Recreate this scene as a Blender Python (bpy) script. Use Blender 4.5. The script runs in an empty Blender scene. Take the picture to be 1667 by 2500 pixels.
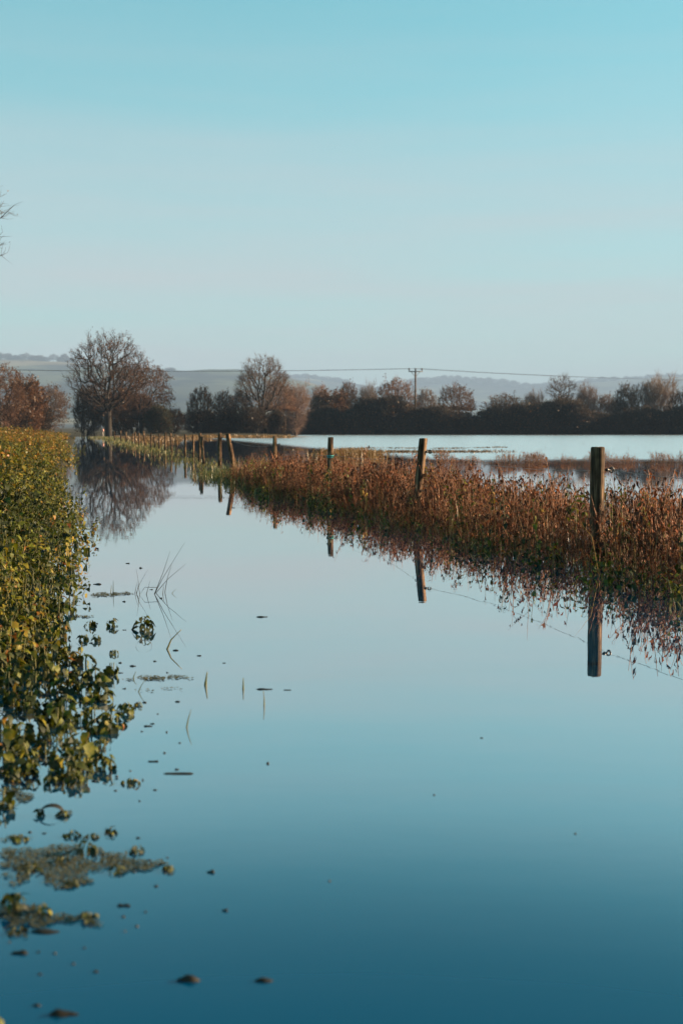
import bpy, math, random
import numpy as np
from mathutils import Vector

# ------------------------------------------------------------------ camera, sky, sun, exposure
SC = bpy.context.scene
COL = SC.collection
PW, PH, PF, PHOR = 1667.0, 2500.0, 2870.0, 1042.0      # photograph size, focal length in its pixels, horizon row
CAMZ = 1.35
PITCH = math.atan((PH / 2 - PHOR) / PF)
K = 1667.0 / 1568.0                                     # pixel notes below were taken on a 1568 px wide copy

cam_d = bpy.data.cameras.new('camera')
cam = bpy.data.objects.new('camera', cam_d)
COL.objects.link(cam)
cam.location = (0, 0, CAMZ)
cam.rotation_euler = (math.pi / 2 - PITCH, 0, 0)
cam_d.sensor_fit = 'VERTICAL'
cam_d.sensor_height = 36.0
cam_d.sensor_width = 24.0
cam_d.lens = 36.0 * PF / PH
cam_d.clip_start = 0.05
cam_d.clip_end = 20000
cam_d.dof.use_dof = True
cam_d.dof.focus_distance = 13.0
cam_d.dof.aperture_fstop = 2.8
SC.camera = cam

SUN_AZ, SUN_EL = math.radians(78), math.radians(16)     # to the right of the view and a little ahead, low
world = bpy.data.worlds.new('World')
SC.world = world
world.use_nodes = True
wn, wl = world.node_tree.nodes, world.node_tree.links
wn.clear()
sky = wn.new('ShaderNodeTexSky')
sky.sky_type = 'NISHITA'
sky.sun_disc = False
sky.sun_elevation = SUN_EL
sky.sun_rotation = SUN_AZ
sky.altitude = 0
sky.air_density = 1.0
sky.dust_density = 0.3
sky.ozone_density = 3.0
# colour response of the photograph's teal print, one gain and gamma per channel for the whole sky
SKY_GAIN, SKY_GAMMA = (0.42, 1.60, 1.30), (1.10, 0.72, 0.74)
sky_sep = wn.new('ShaderNodeSeparateColor'); sky_com = wn.new('ShaderNodeCombineColor')
wl.new(sky.outputs[0], sky_sep.inputs[0])
for i in range(3):
    pw = wn.new('ShaderNodeMath'); pw.operation = 'POWER'; pw.inputs[1].default_value = SKY_GAMMA[i]
    ml = wn.new('ShaderNodeMath'); ml.operation = 'MULTIPLY'; ml.inputs[1].default_value = SKY_GAIN[i]
    wl.new(sky_sep.outputs[i], pw.inputs[0]); wl.new(pw.outputs[0], ml.inputs[0]); wl.new(ml.outputs[0], sky_com.inputs[i])
bg = wn.new('ShaderNodeBackground')
bg.inputs['Strength'].default_value = 0.05
wo = wn.new('ShaderNodeOutputWorld')
# thin high veil of cloud, faint and stretched along the horizon all the way round
w_tc = wn.new('ShaderNodeTexCoord'); w_mp = wn.new('ShaderNodeMapping'); w_mp.inputs['Scale'].default_value = (1.2, 1.2, 14)
w_mp.inputs['Rotation'].default_value = (0.06, 0.05, 0)
w_nz = wn.new('ShaderNodeTexNoise'); w_nz.inputs['Scale'].default_value = 1.6; w_nz.inputs['Detail'].default_value = 5
w_sp = wn.new('ShaderNodeSeparateXYZ')
wl.new(w_tc.outputs['Generated'], w_mp.inputs[0]); wl.new(w_mp.outputs[0], w_nz.inputs['Vector']); wl.new(w_tc.outputs['Generated'], w_sp.inputs[0])
w_r = wn.new('ShaderNodeValToRGB'); w_r.color_ramp.interpolation = 'B_SPLINE'
w_r.color_ramp.elements.new(0.5)
for el, (p_, v_) in zip(w_r.color_ramp.elements, ((0.0, 1.0), (0.15, 1.0), (0.37, 0.0))):
    el.position = p_; el.color = (v_, v_, v_, 1)
wl.new(w_sp.outputs['Z'], w_r.inputs[0])
w_f = wn.new('ShaderNodeMapRange'); w_f.inputs['From Min'].default_value = 0.3; w_f.inputs['From Max'].default_value = 0.75
w_f.inputs['To Min'].default_value = 0.6; w_f.inputs['To Max'].default_value = 1.0
wl.new(w_nz.outputs['Fac'], w_f.inputs['Value'])
w_m = wn.new('ShaderNodeMath'); w_m.operation = 'MULTIPLY'; wl.new(w_f.outputs[0], w_m.inputs[0]); wl.new(w_r.outputs[0], w_m.inputs[1])
veil = wn.new('ShaderNodeMix'); veil.data_type = 'RGBA'; veil.inputs['B'].default_value = (2.9, 3.0, 3.1, 1)
wl.new(w_m.outputs[0], veil.inputs['Factor']); wl.new(sky_com.outputs[0], veil.inputs['A'])
wl.new(veil.outputs['Result'], bg.inputs[0])
wl.new(bg.outputs[0], wo.inputs[0])

sun_d = bpy.data.lights.new('sun', 'SUN')
sun_d.energy = 5.0
sun_d.angle = math.radians(0.5)
sun_d.color = (1.0, 0.75, 0.48)
sun = bpy.data.objects.new('sun', sun_d)
COL.objects.link(sun)
sdir = Vector((math.sin(SUN_AZ) * math.cos(SUN_EL), math.cos(SUN_AZ) * math.cos(SUN_EL), math.sin(SUN_EL)))
sun.rotation_euler = (-sdir).to_track_quat('-Z', 'Y').to_euler()
sun.location = sdir * 100

SC.view_settings.view_transform = 'Standard'
SC.view_settings.look = 'None'
SC.view_settings.gamma = 1.0
SC.view_settings.exposure = 2.1
SC.render.engine = 'CYCLES'
SC.cycles.use_denoising = True
SC.cycles.max_bounces = 8
SC.cycles.transparent_max_bounces = 8
SC.cycles.volume_bounces = 0
SC.cycles.caustics_reflective = False
SC.cycles.caustics_refractive = False

# ------------------------------------------------------------------ helpers: pixels to places
def ray(x, y):
    cx, cy = (x - PW / 2) / PF, (PH / 2 - y) / PF
    c, s = math.cos(PITCH), math.sin(PITCH)
    return Vector((cx, c + cy * s, -s + cy * c))
def on_z(x, y, z=0.0):
    d = ray(x, y); t = (z - CAMZ) / d.z
    return Vector((0, 0, CAMZ)) + d * t
def on_y(x, y, Y):
    d = ray(x, y); t = Y / d.y
    return Vector((0, 0, CAMZ)) + d * t
def gz(x, y, z=0.0): return on_z(x * K, y * K, z)       # same from 1568-wide notes
def gy(x, y, Y): return on_y(x * K, y * K, Y)
def px_size(n, Y): return n * K * Y / PF                # metres spanned by n noted pixels at depth Y

rng = np.random.default_rng(7)
random.seed(7)

# ------------------------------------------------------------------ helpers: materials
def new_mat(name):
    m = bpy.data.materials.new(name); m.use_nodes = True
    n, l = m.node_tree.nodes, m.node_tree.links
    n.clear()
    out = n.new('ShaderNodeOutputMaterial')
    return m, n, l, out
def ramp(n, stops):
    r = n.new('ShaderNodeValToRGB')
    e = r.color_ramp.elements
    while len(e) < len(stops): e.new(0.5)
    for el, (p, c) in zip(e, stops):
        el.position = p; el.color = (c[0], c[1], c[2], 1)
    return r
def math_node(n, l, op, a, b=None, clamp=False):
    m = n.new('ShaderNodeMath'); m.operation = op; m.use_clamp = clamp
    for i, v in enumerate((a, b)):
        if v is None: continue
        if isinstance(v, (int, float)): m.inputs[i].default_value = v
        else: l.new(v, m.inputs[i])
    return m.outputs[0]
def leaf_mat(name, stops, trans=0.35, gloss=0.06, rough=0.45, scale=9.0):
    """thin leaf: tint attribute + per object random + blotches choose the colour"""
    m, n, l, out = new_mat(name)
    at = n.new('ShaderNodeAttribute'); at.attribute_name = 'tint'
    oi = n.new('ShaderNodeObjectInfo')
    tc = n.new('ShaderNodeTexCoord')
    nz = n.new('ShaderNodeTexNoise'); nz.inputs['Scale'].default_value = scale; nz.inputs['Detail'].default_value = 4
    l.new(tc.outputs['Object'], nz.inputs['Vector'])
    v = math_node(n, l, 'ADD', at.outputs['Fac'], math_node(n, l, 'MULTIPLY', math_node(n, l, 'SUBTRACT', oi.outputs['Random'], 0.5), 0.35))
    v = math_node(n, l, 'ADD', v, math_node(n, l, 'MULTIPLY', math_node(n, l, 'SUBTRACT', nz.outputs['Fac'], 0.5), 0.6), clamp=True)
    r = ramp(n, stops); l.new(v, r.inputs[0])
    d = n.new('ShaderNodeBsdfDiffuse'); t = n.new('ShaderNodeBsdfTranslucent'); g = n.new('ShaderNodeBsdfGlossy')
    g.inputs['Roughness'].default_value = rough
    l.new(r.outputs[0], d.inputs[0]); l.new(r.outputs[0], t.inputs[0])
    m1 = n.new('ShaderNodeMixShader'); m1.inputs[0].default_value = trans
    l.new(d.outputs[0], m1.inputs[1]); l.new(t.outputs[0], m1.inputs[2])
    m2 = n.new('ShaderNodeMixShader'); m2.inputs[0].default_value = gloss
    l.new(m1.outputs[0], m2.inputs[1]); l.new(g.outputs[0], m2.inputs[2])
    l.new(m2.outputs[0], out.inputs[0])
    return m
def plain_mat(name, c, rough=0.7, noise=0.3, scale=8.0, metallic=0.0, stretch=(1, 1, 1), bump=0.0, objcol=False):
    m, n, l, out = new_mat(name)
    p = n.new('ShaderNodeBsdfPrincipled')
    p.inputs['Roughness'].default_value = rough; p.inputs['Metallic'].default_value = metallic
    p.inputs['Specular IOR Level'].default_value = 0.25
    tc = n.new('ShaderNodeTexCoord'); mp = n.new('ShaderNodeMapping'); mp.inputs['Scale'].default_value = stretch
    l.new(tc.outputs['Object'], mp.inputs[0])
    nz = n.new('ShaderNodeTexNoise'); nz.inputs['Scale'].default_value = scale; nz.inputs['Detail'].default_value = 6
    l.new(mp.outputs[0], nz.inputs['Vector'])
    r = ramp(n, [(0.25, [x * (1 - noise) for x in c]), (0.75, [min(1, x * (1 + noise)) for x in c])])
    l.new(nz.outputs['Fac'], r.inputs[0])
    col = r.outputs[0]
    if objcol:
        oi = n.new('ShaderNodeObjectInfo')
        mx = n.new('ShaderNodeMix'); mx.data_type = 'RGBA'; mx.blend_type = 'MULTIPLY'; mx.inputs['Factor'].default_value = 1
        l.new(col, mx.inputs['A']); l.new(oi.outputs['Color'], mx.inputs['B']); col = mx.outputs['Result']
    l.new(col, p.inputs['Base Color'])
    if bump:
        b = n.new('ShaderNodeBump'); b.inputs['Strength'].default_value = bump; b.inputs['Distance'].default_value = 0.01
        l.new(nz.outputs['Fac'], b.inputs['Height']); l.new(b.outputs[0], p.inputs['Normal'])
    l.new(p.outputs[0], out.inputs[0])
    return m

M = {}
M['nettle'] = leaf_mat('nettle_leaf', [(0.0, (0.010, 0.015, 0.003)), (0.35, (0.028, 0.034, 0.003)), (0.58, (0.10, 0.105, 0.006)), (0.8, (0.21, 0.145, 0.013)), (1.0, (0.19, 0.055, 0.012))], 0.28, 0.02, 0.6)
M['gold'] = leaf_mat('golden_leaf', [(0.0, (0.03, 0.032, 0.004)), (0.4, (0.11, 0.09, 0.006)), (0.75, (0.23, 0.125, 0.012)), (1.0, (0.24, 0.075, 0.014))], 0.28, 0.03)
M['rust'] = leaf_mat('rust_leaf', [(0.0, (0.016, 0.007, 0.003)), (0.28, (0.075, 0.021, 0.008)), (0.6, (0.22, 0.060, 0.019)), (0.86, (0.34, 0.135, 0.052)), (1.0, (0.12, 0.10, 0.010))], 0.22, 0.02)
M['grass'] = leaf_mat('grass_blade', [(0.0, (0.03, 0.045, 0.008)), (0.45, (0.085, 0.095, 0.018)), (0.75, (0.20, 0.155, 0.04)), (1.0, (0.30, 0.20, 0.085))], 0.3, 0.05)
M['straw'] = leaf_mat('straw_blade', [(0.0, (0.07, 0.036, 0.012)), (0.5, (0.20, 0.105, 0.026)), (1.0, (0.32, 0.19, 0.07))], 0.3, 0.04)
M['treeleaf'] = leaf_mat('autumn_tree_leaf', [(0.0, (0.028, 0.014, 0.006)), (0.5, (0.075, 0.033, 0.012)), (1.0, (0.15, 0.062, 0.020))], 0.35, 0.02)
M['deadstem'] = plain_mat('dead_stem', (0.17, 0.07, 0.032), 0.7, 0.5, 20)
M['greenstem'] = plain_mat('green_stem', (0.10, 0.09, 0.03), 0.6, 0.4, 20)
M['bark'] = plain_mat('bark', (0.018, 0.013, 0.010), 0.9, 0.45, 3.0, stretch=(3, 3, 1), bump=0.6)
M['twig'] = plain_mat('twig', (0.9, 0.9, 0.9), 0.85, 0.25, 0.4, objcol=True)
M['debris'] = plain_mat('wet_dead_leaf', (0.013, 0.009, 0.005), 0.5, 0.6, 30)
M['black'] = plain_mat('black_plastic', (0.02, 0.02, 0.02), 0.4, 0.2)
M['wire'] = plain_mat('galvanised_wire', (0.16, 0.15, 0.14), 0.5, 0.3, 40)
M['cable'] = plain_mat('power_cable', (0.03, 0.03, 0.03), 0.6, 0.2)
M['steel'] = plain_mat('galvanised_steel', (0.09, 0.09, 0.09), 0.6, 0.2)
M['twine'] = plain_mat('teal_twine', (0.05, 0.25, 0.24), 0.8, 0.3, 60)
M['marker_white'] = plain_mat('marker_white', (0.3, 0.24, 0.21), 0.6, 0.1)
M['marker_red'] = plain_mat('marker_pink', (0.45, 0.22, 0.18), 0.6, 0.1)

def wood_mat():
    m, n, l, out = new_mat('weathered_wood')
    p = n.new('ShaderNodeBsdfPrincipled'); p.inputs['Roughness'].default_value = 0.85
    p.inputs['Specular IOR Level'].default_value = 0.15
    tc = n.new('ShaderNodeTexCoord'); mp = n.new('ShaderNodeMapping'); mp.inputs['Scale'].default_value = (30, 30, 1.6)
    l.new(tc.outputs['Object'], mp.inputs[0])
    oi = n.new('ShaderNodeObjectInfo')
    nz = n.new('ShaderNodeTexNoise'); nz.noise_dimensions = '4D'; nz.inputs['Scale'].default_value = 1.0; nz.inputs['Detail'].default_value = 8; nz.inputs['Distortion'].default_value = 0.6
    l.new(mp.outputs[0], nz.inputs['Vector']); l.new(math_node(n, l, 'MULTIPLY', oi.outputs['Random'], 50.0), nz.inputs['W'])
    r = ramp(n, [(0.3, (0.025, 0.014, 0.008)), (0.5, (0.085, 0.048, 0.027)), (0.70, (0.34, 0.21, 0.118))])
    l.new(nz.outputs['Fac'], r.inputs[0])
    n2 = n.new('ShaderNodeTexNoise'); n2.inputs['Scale'].default_value = 7; n2.inputs['Detail'].default_value = 5
    l.new(tc.outputs['Object'], n2.inputs['Vector'])
    r2 = ramp(n, [(0.38, (0.45, 0.42, 0.36)), (0.62, (1, 1, 1))]); l.new(n2.outputs['Fac'], r2.inputs[0])
    mx = n.new('ShaderNodeMix'); mx.data_type = 'RGBA'; mx.blend_type = 'MULTIPLY'; mx.inputs['Factor'].default_value = 1
    l.new(r.outputs[0], mx.inputs['A']); l.new(r2.outputs[0], mx.inputs['B'])
    sz = n.new('ShaderNodeSeparateXYZ'); l.new(tc.outputs['Object'], sz.inputs[0])
    dm = n.new('ShaderNodeMapRange'); dm.inputs['From Min'].default_value = 0.12; dm.inputs['From Max'].default_value = 0.28; dm.inputs['To Min'].default_value = 0.4; dm.inputs['To Max'].default_value = 1.0
    l.new(math_node(n, l, 'ADD', sz.outputs['Z'], math_node(n, l, 'MULTIPLY', n2.outputs['Fac'], 0.12)), dm.inputs['Value'])
    wet = n.new('ShaderNodeMix'); wet.data_type = 'RGBA'; wet.blend_type = 'MULTIPLY'; wet.inputs['Factor'].default_value = 1
    l.new(mx.outputs['Result'], wet.inputs['A']); l.new(dm.outputs[0], wet.inputs['B'])
    l.new(wet.outputs['Result'], p.inputs['Base Color'])
    b = n.new('ShaderNodeBump'); b.inputs['Strength'].default_value = 0.7; b.inputs['Distance'].default_value = 0.012
    l.new(nz.outputs['Fac'], b.inputs['Height']); l.new(b.outputs[0], p.inputs['Normal'])
    l.new(p.outputs[0], out.inputs[0])
    return m
M['wood'] = wood_mat()

def water_mat():
    m, n, l, out = new_mat('flood_water')
    geo = n.new('ShaderNodeNewGeometry')
    sep = n.new('ShaderNodeSeparateXYZ'); l.new(geo.outputs['Position'], sep.inputs[0])
    # wind reaches the open field beyond the fence, the lane lies sheltered and calm
    mp = n.new('ShaderNodeMapping'); mp.inputs['Scale'].default_value = (0.02, 0.09, 1); l.new(geo.outputs['Position'], mp.inputs[0])
    st = n.new('ShaderNodeTexNoise'); st.inputs['Scale'].default_value = 1; st.inputs['Detail'].default_value = 4; l.new(mp.outputs[0], st.inputs['Vector'])
    v = math_node(n, l, 'ADD', math_node(n, l, 'MULTIPLY', sep.outputs['Y'], 0.22), sep.outputs['X'])   # across the lane
    wobble = math_node(n, l, 'MULTIPLY', math_node(n, l, 'SUBTRACT', st.outputs['Fac'], 0.5), 14.0)
    far = n.new('ShaderNodeMapRange'); far.interpolation_type = 'SMOOTHSTEP'
    far.inputs['From Min'].default_value = 43; far.inputs['From Max'].default_value = 52
    l.new(math_node(n, l, 'ADD', sep.outputs['Y'], wobble), far.inputs['Value'])
    side = n.new('ShaderNodeMapRange'); side.interpolation_type = 'SMOOTHSTEP'
    side.inputs['From Min'].default_value = 12.5; side.inputs['From Max'].default_value = 17
    l.new(v, side.inputs['Value'])
    wind = math_node(n, l, 'MULTIPLY', far.outputs[0], side.outputs[0])
    # ripples
    mp2 = n.new('ShaderNodeMapping'); mp2.inputs['Scale'].default_value = (1.0, 2.2, 1); l.new(geo.outputs['Position'], mp2.inputs[0])
    nz = n.new('ShaderNodeTexNoise'); nz.inputs['Scale'].default_value = 1.6; nz.inputs['Detail'].default_value = 3; l.new(mp2.outputs[0], nz.inputs['Vector'])
    b1 = n.new('ShaderNodeBump'); b1.inputs['Distance'].default_value = 0.02
    l.new(math_node(n, l, 'ADD', 0.02, math_node(n, l, 'MULTIPLY', wind, 0.9)), b1.inputs['Strength'])
    l.new(nz.outputs['Fac'], b1.inputs['Height'])
    fr = n.new('ShaderNodeFresnel'); fr.inputs['IOR'].default_value = 1.33
    l.new(b1.outputs[0], fr.inputs['Normal'])
    gl = n.new('ShaderNodeBsdfGlossy'); l.new(b1.outputs[0], gl.inputs['Normal'])
    l.new(math_node(n, l, 'ADD', 0.006, math_node(n, l, 'MULTIPLY', wind, 0.26)), gl.inputs['Roughness'])
    gl.inputs['Color'].default_value = (1.0, 0.95, 0.93, 1)
    df = n.new('ShaderNodeBsdfDiffuse'); df.inputs['Color'].default_value = (0.0001, 0.040, 0.090, 1)
    mx = n.new('ShaderNodeMixShader')
    rr = ramp(n, [(p, (v, v, v)) for p, v in ((0.02, 0.03), (0.09, 0.06), (0.155, 0.62), (0.24, 0.74), (0.40, 0.82), (0.7, 0.92), (1.0, 1.0))]); rr.color_ramp.interpolation = 'B_SPLINE'
    l.new(fr.outputs[0], rr.inputs[0]); l.new(rr.outputs[0], mx.inputs[0])
    l.new(df.outputs[0], mx.inputs[1]); l.new(gl.outputs[0], mx.inputs[2])
    l.new(mx.outputs[0], out.inputs[0])
    return m
M['water'] = water_mat()

def ground_mat(name, stops, scale, bump=0.3):
    m, n, l, out = new_mat(name)
    p = n.new('ShaderNodeBsdfPrincipled'); p.inputs['Roughness'].default_value = 0.95; p.inputs['Specular IOR Level'].default_value = 0.1
    tc = n.new('ShaderNodeTexCoord')
    nz = n.new('ShaderNodeTexNoise'); nz.inputs['Scale'].default_value = scale; nz.inputs['Detail'].default_value = 8
    l.new(tc.outputs['Object'], nz.inputs['Vector'])
    r = ramp(n, stops); l.new(nz.outputs['Fac'], r.inputs[0]); l.new(r.outputs[0], p.inputs['Base Color'])
    b = n.new('ShaderNodeBump'); b.inputs['Strength'].default_value = bump; l.new(nz.outputs['Fac'], b.inputs['Height']); l.new(b.outputs[0], p.inputs['Normal'])
    l.new(p.outputs[0], out.inputs[0])
    return m
M['ground'] = ground_mat('wet_meadow', [(0.3, (0.018, 0.014, 0.008)), (0.55, (0.04, 0.03, 0.014)), (0.75, (0.065, 0.045, 0.018))], 0.8)

def hill_mat():
    m, n, l, out = new_mat('hill_pasture')
    p = n.new('ShaderNodeBsdfPrincipled'); p.inputs['Roughness'].default_value = 1.0; p.inputs['Specular IOR Level'].default_value = 0.0
    tc = n.new('ShaderNodeTexCoord')
    mp = n.new('ShaderNodeMapping'); mp.inputs['Scale'].default_value = (1, 0.6, 2.5); l.new(tc.outputs['Object'], mp.inputs[0])
    vo = n.new('ShaderNodeTexVoronoi'); vo.inputs['Scale'].default_value = 0.002; l.new(mp.outputs[0], vo.inputs['Vector'])
    nz = n.new('ShaderNodeTexNoise'); nz.inputs['Scale'].default_value = 0.005; nz.inputs['Detail'].default_value = 7; l.new(mp.outputs[0], nz.inputs['Vector'])
    r = ramp(n, [(0.0, (0.03, 0.032, 0.024)), (0.3, (0.055, 0.066, 0.036)), (0.6, (0.095, 0.10, 0.048)), (1.0, (0.15, 0.125, 0.075))])
    sp = n.new('ShaderNodeSeparateColor'); l.new(vo.outputs['Color'], sp.inputs[0]); l.new(sp.outputs[0], r.inputs[0])
    r2 = ramp(n, [(0.45, (0.03, 0.032, 0.02)), (0.55, (1, 1, 1))]); l.new(nz.outputs['Fac'], r2.inputs[0])
    mx = n.new('ShaderNodeMix'); mx.data_type = 'RGBA'; mx.blend_type = 'MULTIPLY'; mx.inputs['Factor'].default_value = 0.8
    l.new(r.outputs[0], mx.inputs['A']); l.new(r2.outputs[0], mx.inputs['B']); l.new(mx.outputs['Result'], p.inputs['Base Color'])
    l.new(p.outputs[0], out.inputs[0])
    return m
M['hill'] = hill_mat()

# ------------------------------------------------------------------ helpers: meshes
class Geo:
    """triangles with a material slot and a tint for each"""
    def __init__(s): s.V = []; s.T = []; s.mi = []; s.ti = []; s.n = 0
    def add(s, V, T, mi=0, ti=0.5):
        V = np.asarray(V, float).reshape(-1, 3); T = np.asarray(T, int).reshape(-1, 3)
        s.V.append(V); s.T.append(T + s.n); s.n += len(V)
        s.mi.append(np.full(len(T), mi) if np.isscalar(mi) else np.asarray(mi))
        s.ti.append(np.full(len(T), ti) if np.isscalar(ti) else np.asarray(ti))
        return s
    def arrays(s):
        return np.concatenate(s.V), np.concatenate(s.T), np.concatenate(s.mi), np.concatenate(s.ti)
def mesh_from(name, arr, mats, smooth=False):
    V, T, mi, ti = arr
    me = bpy.data.meshes.new(name)
    me.vertices.add(len(V)); me.vertices.foreach_set('co', np.ascontiguousarray(V, np.float32).ravel())
    me.loops.add(len(T) * 3); me.loops.foreach_set('vertex_index', np.ascontiguousarray(T, np.int32).ravel())
    me.polygons.add(len(T)); me.polygons.foreach_set('loop_start', np.arange(0, len(T) * 3, 3, dtype=np.int32))
    me.polygons.foreach_set('material_index', np.ascontiguousarray(mi, np.int32))
    if smooth: me.polygons.foreach_set('use_smooth', np.ones(len(T), bool))
    a = me.attributes.new('tint', 'FLOAT', 'FACE'); a.data.foreach_set('value', np.ascontiguousarray(ti, np.float32))
    for m in mats: me.materials.append(M[m])
    me.update(calc_edges=True)
    return me
def link(name, data, parent=None, loc=None):
    o = bpy.data.objects.new(name, data); COL.objects.link(o)
    if parent is not None: o.parent = parent
    if loc is not None: o.location = loc
    return o
def tag(o, label=None, cat=None, group=None, kind=None):
    if label: o['label'] = label
    if cat: o['category'] = cat
    if group: o['group'] = group
    if kind: o['kind'] = kind
    return o
def tubes(P0, P1, R0, R1, k):
    P0, P1 = np.asarray(P0, float), np.asarray(P1, float); R0, R1 = np.asarray(R0, float), np.asarray(R1, float)
    n = len(P0); d = P1 - P0; L = np.linalg.norm(d, axis=1, keepdims=True) + 1e-9; d = d / L
    ref = np.where(np.abs(d[:, 2:3]) > 0.9, np.array([[1.0, 0, 0]]), np.array([[0, 0, 1.0]]))
    u = np.cross(d, ref); u /= np.linalg.norm(u, axis=1, keepdims=True) + 1e-9
    w = np.cross(d, u)
    a = np.arange(k) * 2 * math.pi / k
    ring = u[:, None, :] * np.cos(a)[None, :, None] + w[:, None, :] * np.sin(a)[None, :, None]
    A = P0[:, None, :] + ring * R0[:, None, None]; B = P1[:, None, :] + ring * R1[:, None, None]
    V = np.concatenate([A, B], 1).reshape(-1, 3)
    i = np.arange(k); j = (i + 1) % k
    base = np.concatenate([np.stack([i, j, j + k], 1), np.stack([i, j + k, i + k], 1)])
    T = (base[None] + (np.arange(n) * 2 * k)[:, None, None]).reshape(-1, 3)
    return V, T
def path_tube(pts, radii, k=6):
    """one continuous tube along points, closed ends"""
    pts = np.asarray(pts, float); n = len(pts); V = []; prev = None
    for i in range(n):
        d = pts[min(i + 1, n - 1)] - pts[max(i - 1, 0)]; d = d / (np.linalg.norm(d) + 1e-9)
        if prev is None:
            u = np.cross(d, [0, 0, 1.0] if abs(d[2]) < 0.9 else [1.0, 0, 0])
        else: u = prev - d * np.dot(prev, d)
        u = u / (np.linalg.norm(u) + 1e-9); prev = u; w = np.cross(d, u)
        for a in range(k):
            t = 2 * math.pi * a / k
            V.append(pts[i] + radii[i] * (u * math.cos(t) + w * math.sin(t)))
    T = []
    for i in range(n - 1):
        for a in range(k):
            b = (a + 1) % k; p, q = i * k, (i + 1) * k
            T += [(p + a, p + b, q + b), (p + a, q + b, q + a)]
    c0, c1 = len(V), len(V) + 1
    V += [pts[0], pts[-1]]
    for a in range(k):
        b = (a + 1) % k
        T += [(c0, b, a), (c1, (n - 1) * k + a, (n - 1) * k + b)]
    return np.array(V), np.array(T)
def rotz(a): c, s = math.cos(a), math.sin(a); return np.array([[c, -s, 0], [s, c, 0], [0, 0, 1.0]])
def rotx(a): c, s = math.cos(a), math.sin(a); return np.array([[1.0, 0, 0], [0, c, -s], [0, s, c]])
def roty(a): c, s = math.cos(a), math.sin(a); return np.array([[c, 0, s], [0, 1.0, 0], [-s, 0, c]])
def scatter(variants, pts, scales, yaw, tilt, tiltdir, tint_shift=None):
    """merge many copies of plant variants into one geometry"""
    G = Geo(); pick = rng.integers(0, len(variants), len(pts))
    for v, (V, T, mi, ti) in enumerate(variants):
        idx = np.nonzero(pick == v)[0]
        if not len(idx): continue
        c, s = np.cos(yaw[idx]), np.sin(yaw[idx]); Z = np.zeros(len(idx)); O = Z + 1
        Rz = np.stack([np.stack([c, -s, Z], 1), np.stack([s, c, Z], 1), np.stack([Z, Z, O], 1)], 1)
        ct, stt = np.cos(tilt[idx]), np.sin(tilt[idx])
        Rt = np.stack([np.stack([O, Z, Z], 1), np.stack([Z, ct, -stt], 1), np.stack([Z, stt, ct], 1)], 1)
        cd, sd = np.cos(tiltdir[idx]), np.sin(tiltdir[idx])
        Rd = np.stack([np.stack([cd, -sd, Z], 1), np.stack([sd, cd, Z], 1), np.stack([Z, Z, O], 1)], 1)
        R = Rd @ Rt @ Rz * scales[idx][:, None, None]
        VV = np.einsum('nij,vj->nvi', R, V) + pts[idx][:, None, :]
        TT = (T[None] + (np.arange(len(idx)) * len(V))[:, None, None]).reshape(-1, 3)
        tt = np.tile(ti, (len(idx), 1))
        if tint_shift is not None: tt = tt + tint_shift[idx][:, None]
        G.add(VV.reshape(-1, 3), TT, np.tile(mi, len(idx)), np.clip(tt, 0, 1).ravel())
    return G.arrays()
def blades(pts, height, width, lean, tint, azim=None, curl=0.35):
    """grass blades, five corners each"""
    n = len(pts); a = rng.uniform(0, 2 * math.pi, n) if azim is None else azim
    d = np.stack([np.cos(a), np.sin(a), np.zeros(n)], 1); s = np.stack([-np.sin(a + 0.7), np.cos(a + 0.7), np.zeros(n)], 1)
    up = np.array([[0, 0, 1.0]]); h = height[:, None]; w = width[:, None] / 2; le = lean[:, None]
    p0 = pts; p1 = pts + up * h * 0.6 + d * h * le * 0.35; p2 = pts + up * h * (1 - curl * le) + d * h * le
    V = np.stack([p0 - s * w, p0 + s * w, p1 - s * w * 0.8, p1 + s * w * 0.8, p2], 1).reshape(-1, 3)
    base = np.array([[0, 1, 3], [0, 3, 2], [2, 3, 4]])
    T = (base[None] + (np.arange(n) * 5)[:, None, None]).reshape(-1, 3)
    return V, T, np.repeat(tint, 3)

def noise2(x, y, scale, seed=0):
    r = np.random.default_rng(seed); v = 0
    for k in range(6):
        a = r.uniform(0, 6.28); f = r.uniform(0.6, 1.9) / scale; v = v + np.sin((x * math.cos(a) + y * math.sin(a)) * f * 6.28 + r.uniform(0, 6.28))
    return v / 6 * 1.7
# the lane: its direction runs 0.222 m left for each metre away
def edge_x(Y):   # waterline of the left bank
    return np.interp(Y, [2.0, 3.2, 3.9, 4.4, 5.0, 5.7, 6.4, 7.2, 8.7, 10, 12, 14.5, 17, 20, 40, 91, 182, 400],
                     [-1.3, -1.2, -1.05, -0.92, -0.88, -1.0, -1.38, -1.62, -2.0, -2.3, -2.75, -3.4, -4.05, -4.75, -9.2, -20.4, -40.8, -90])
def fence_x(Y): return np.interp(Y, [0, 6.6, 11.8, 16.9, 22.6, 28.7, 38.4, 54.6, 71.7, 160, 400], [5.3, 3.95, 2.56, 1.16, -0.22, -1.65, -3.9, -7.3, -11.1, -31.2, -85])

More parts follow.
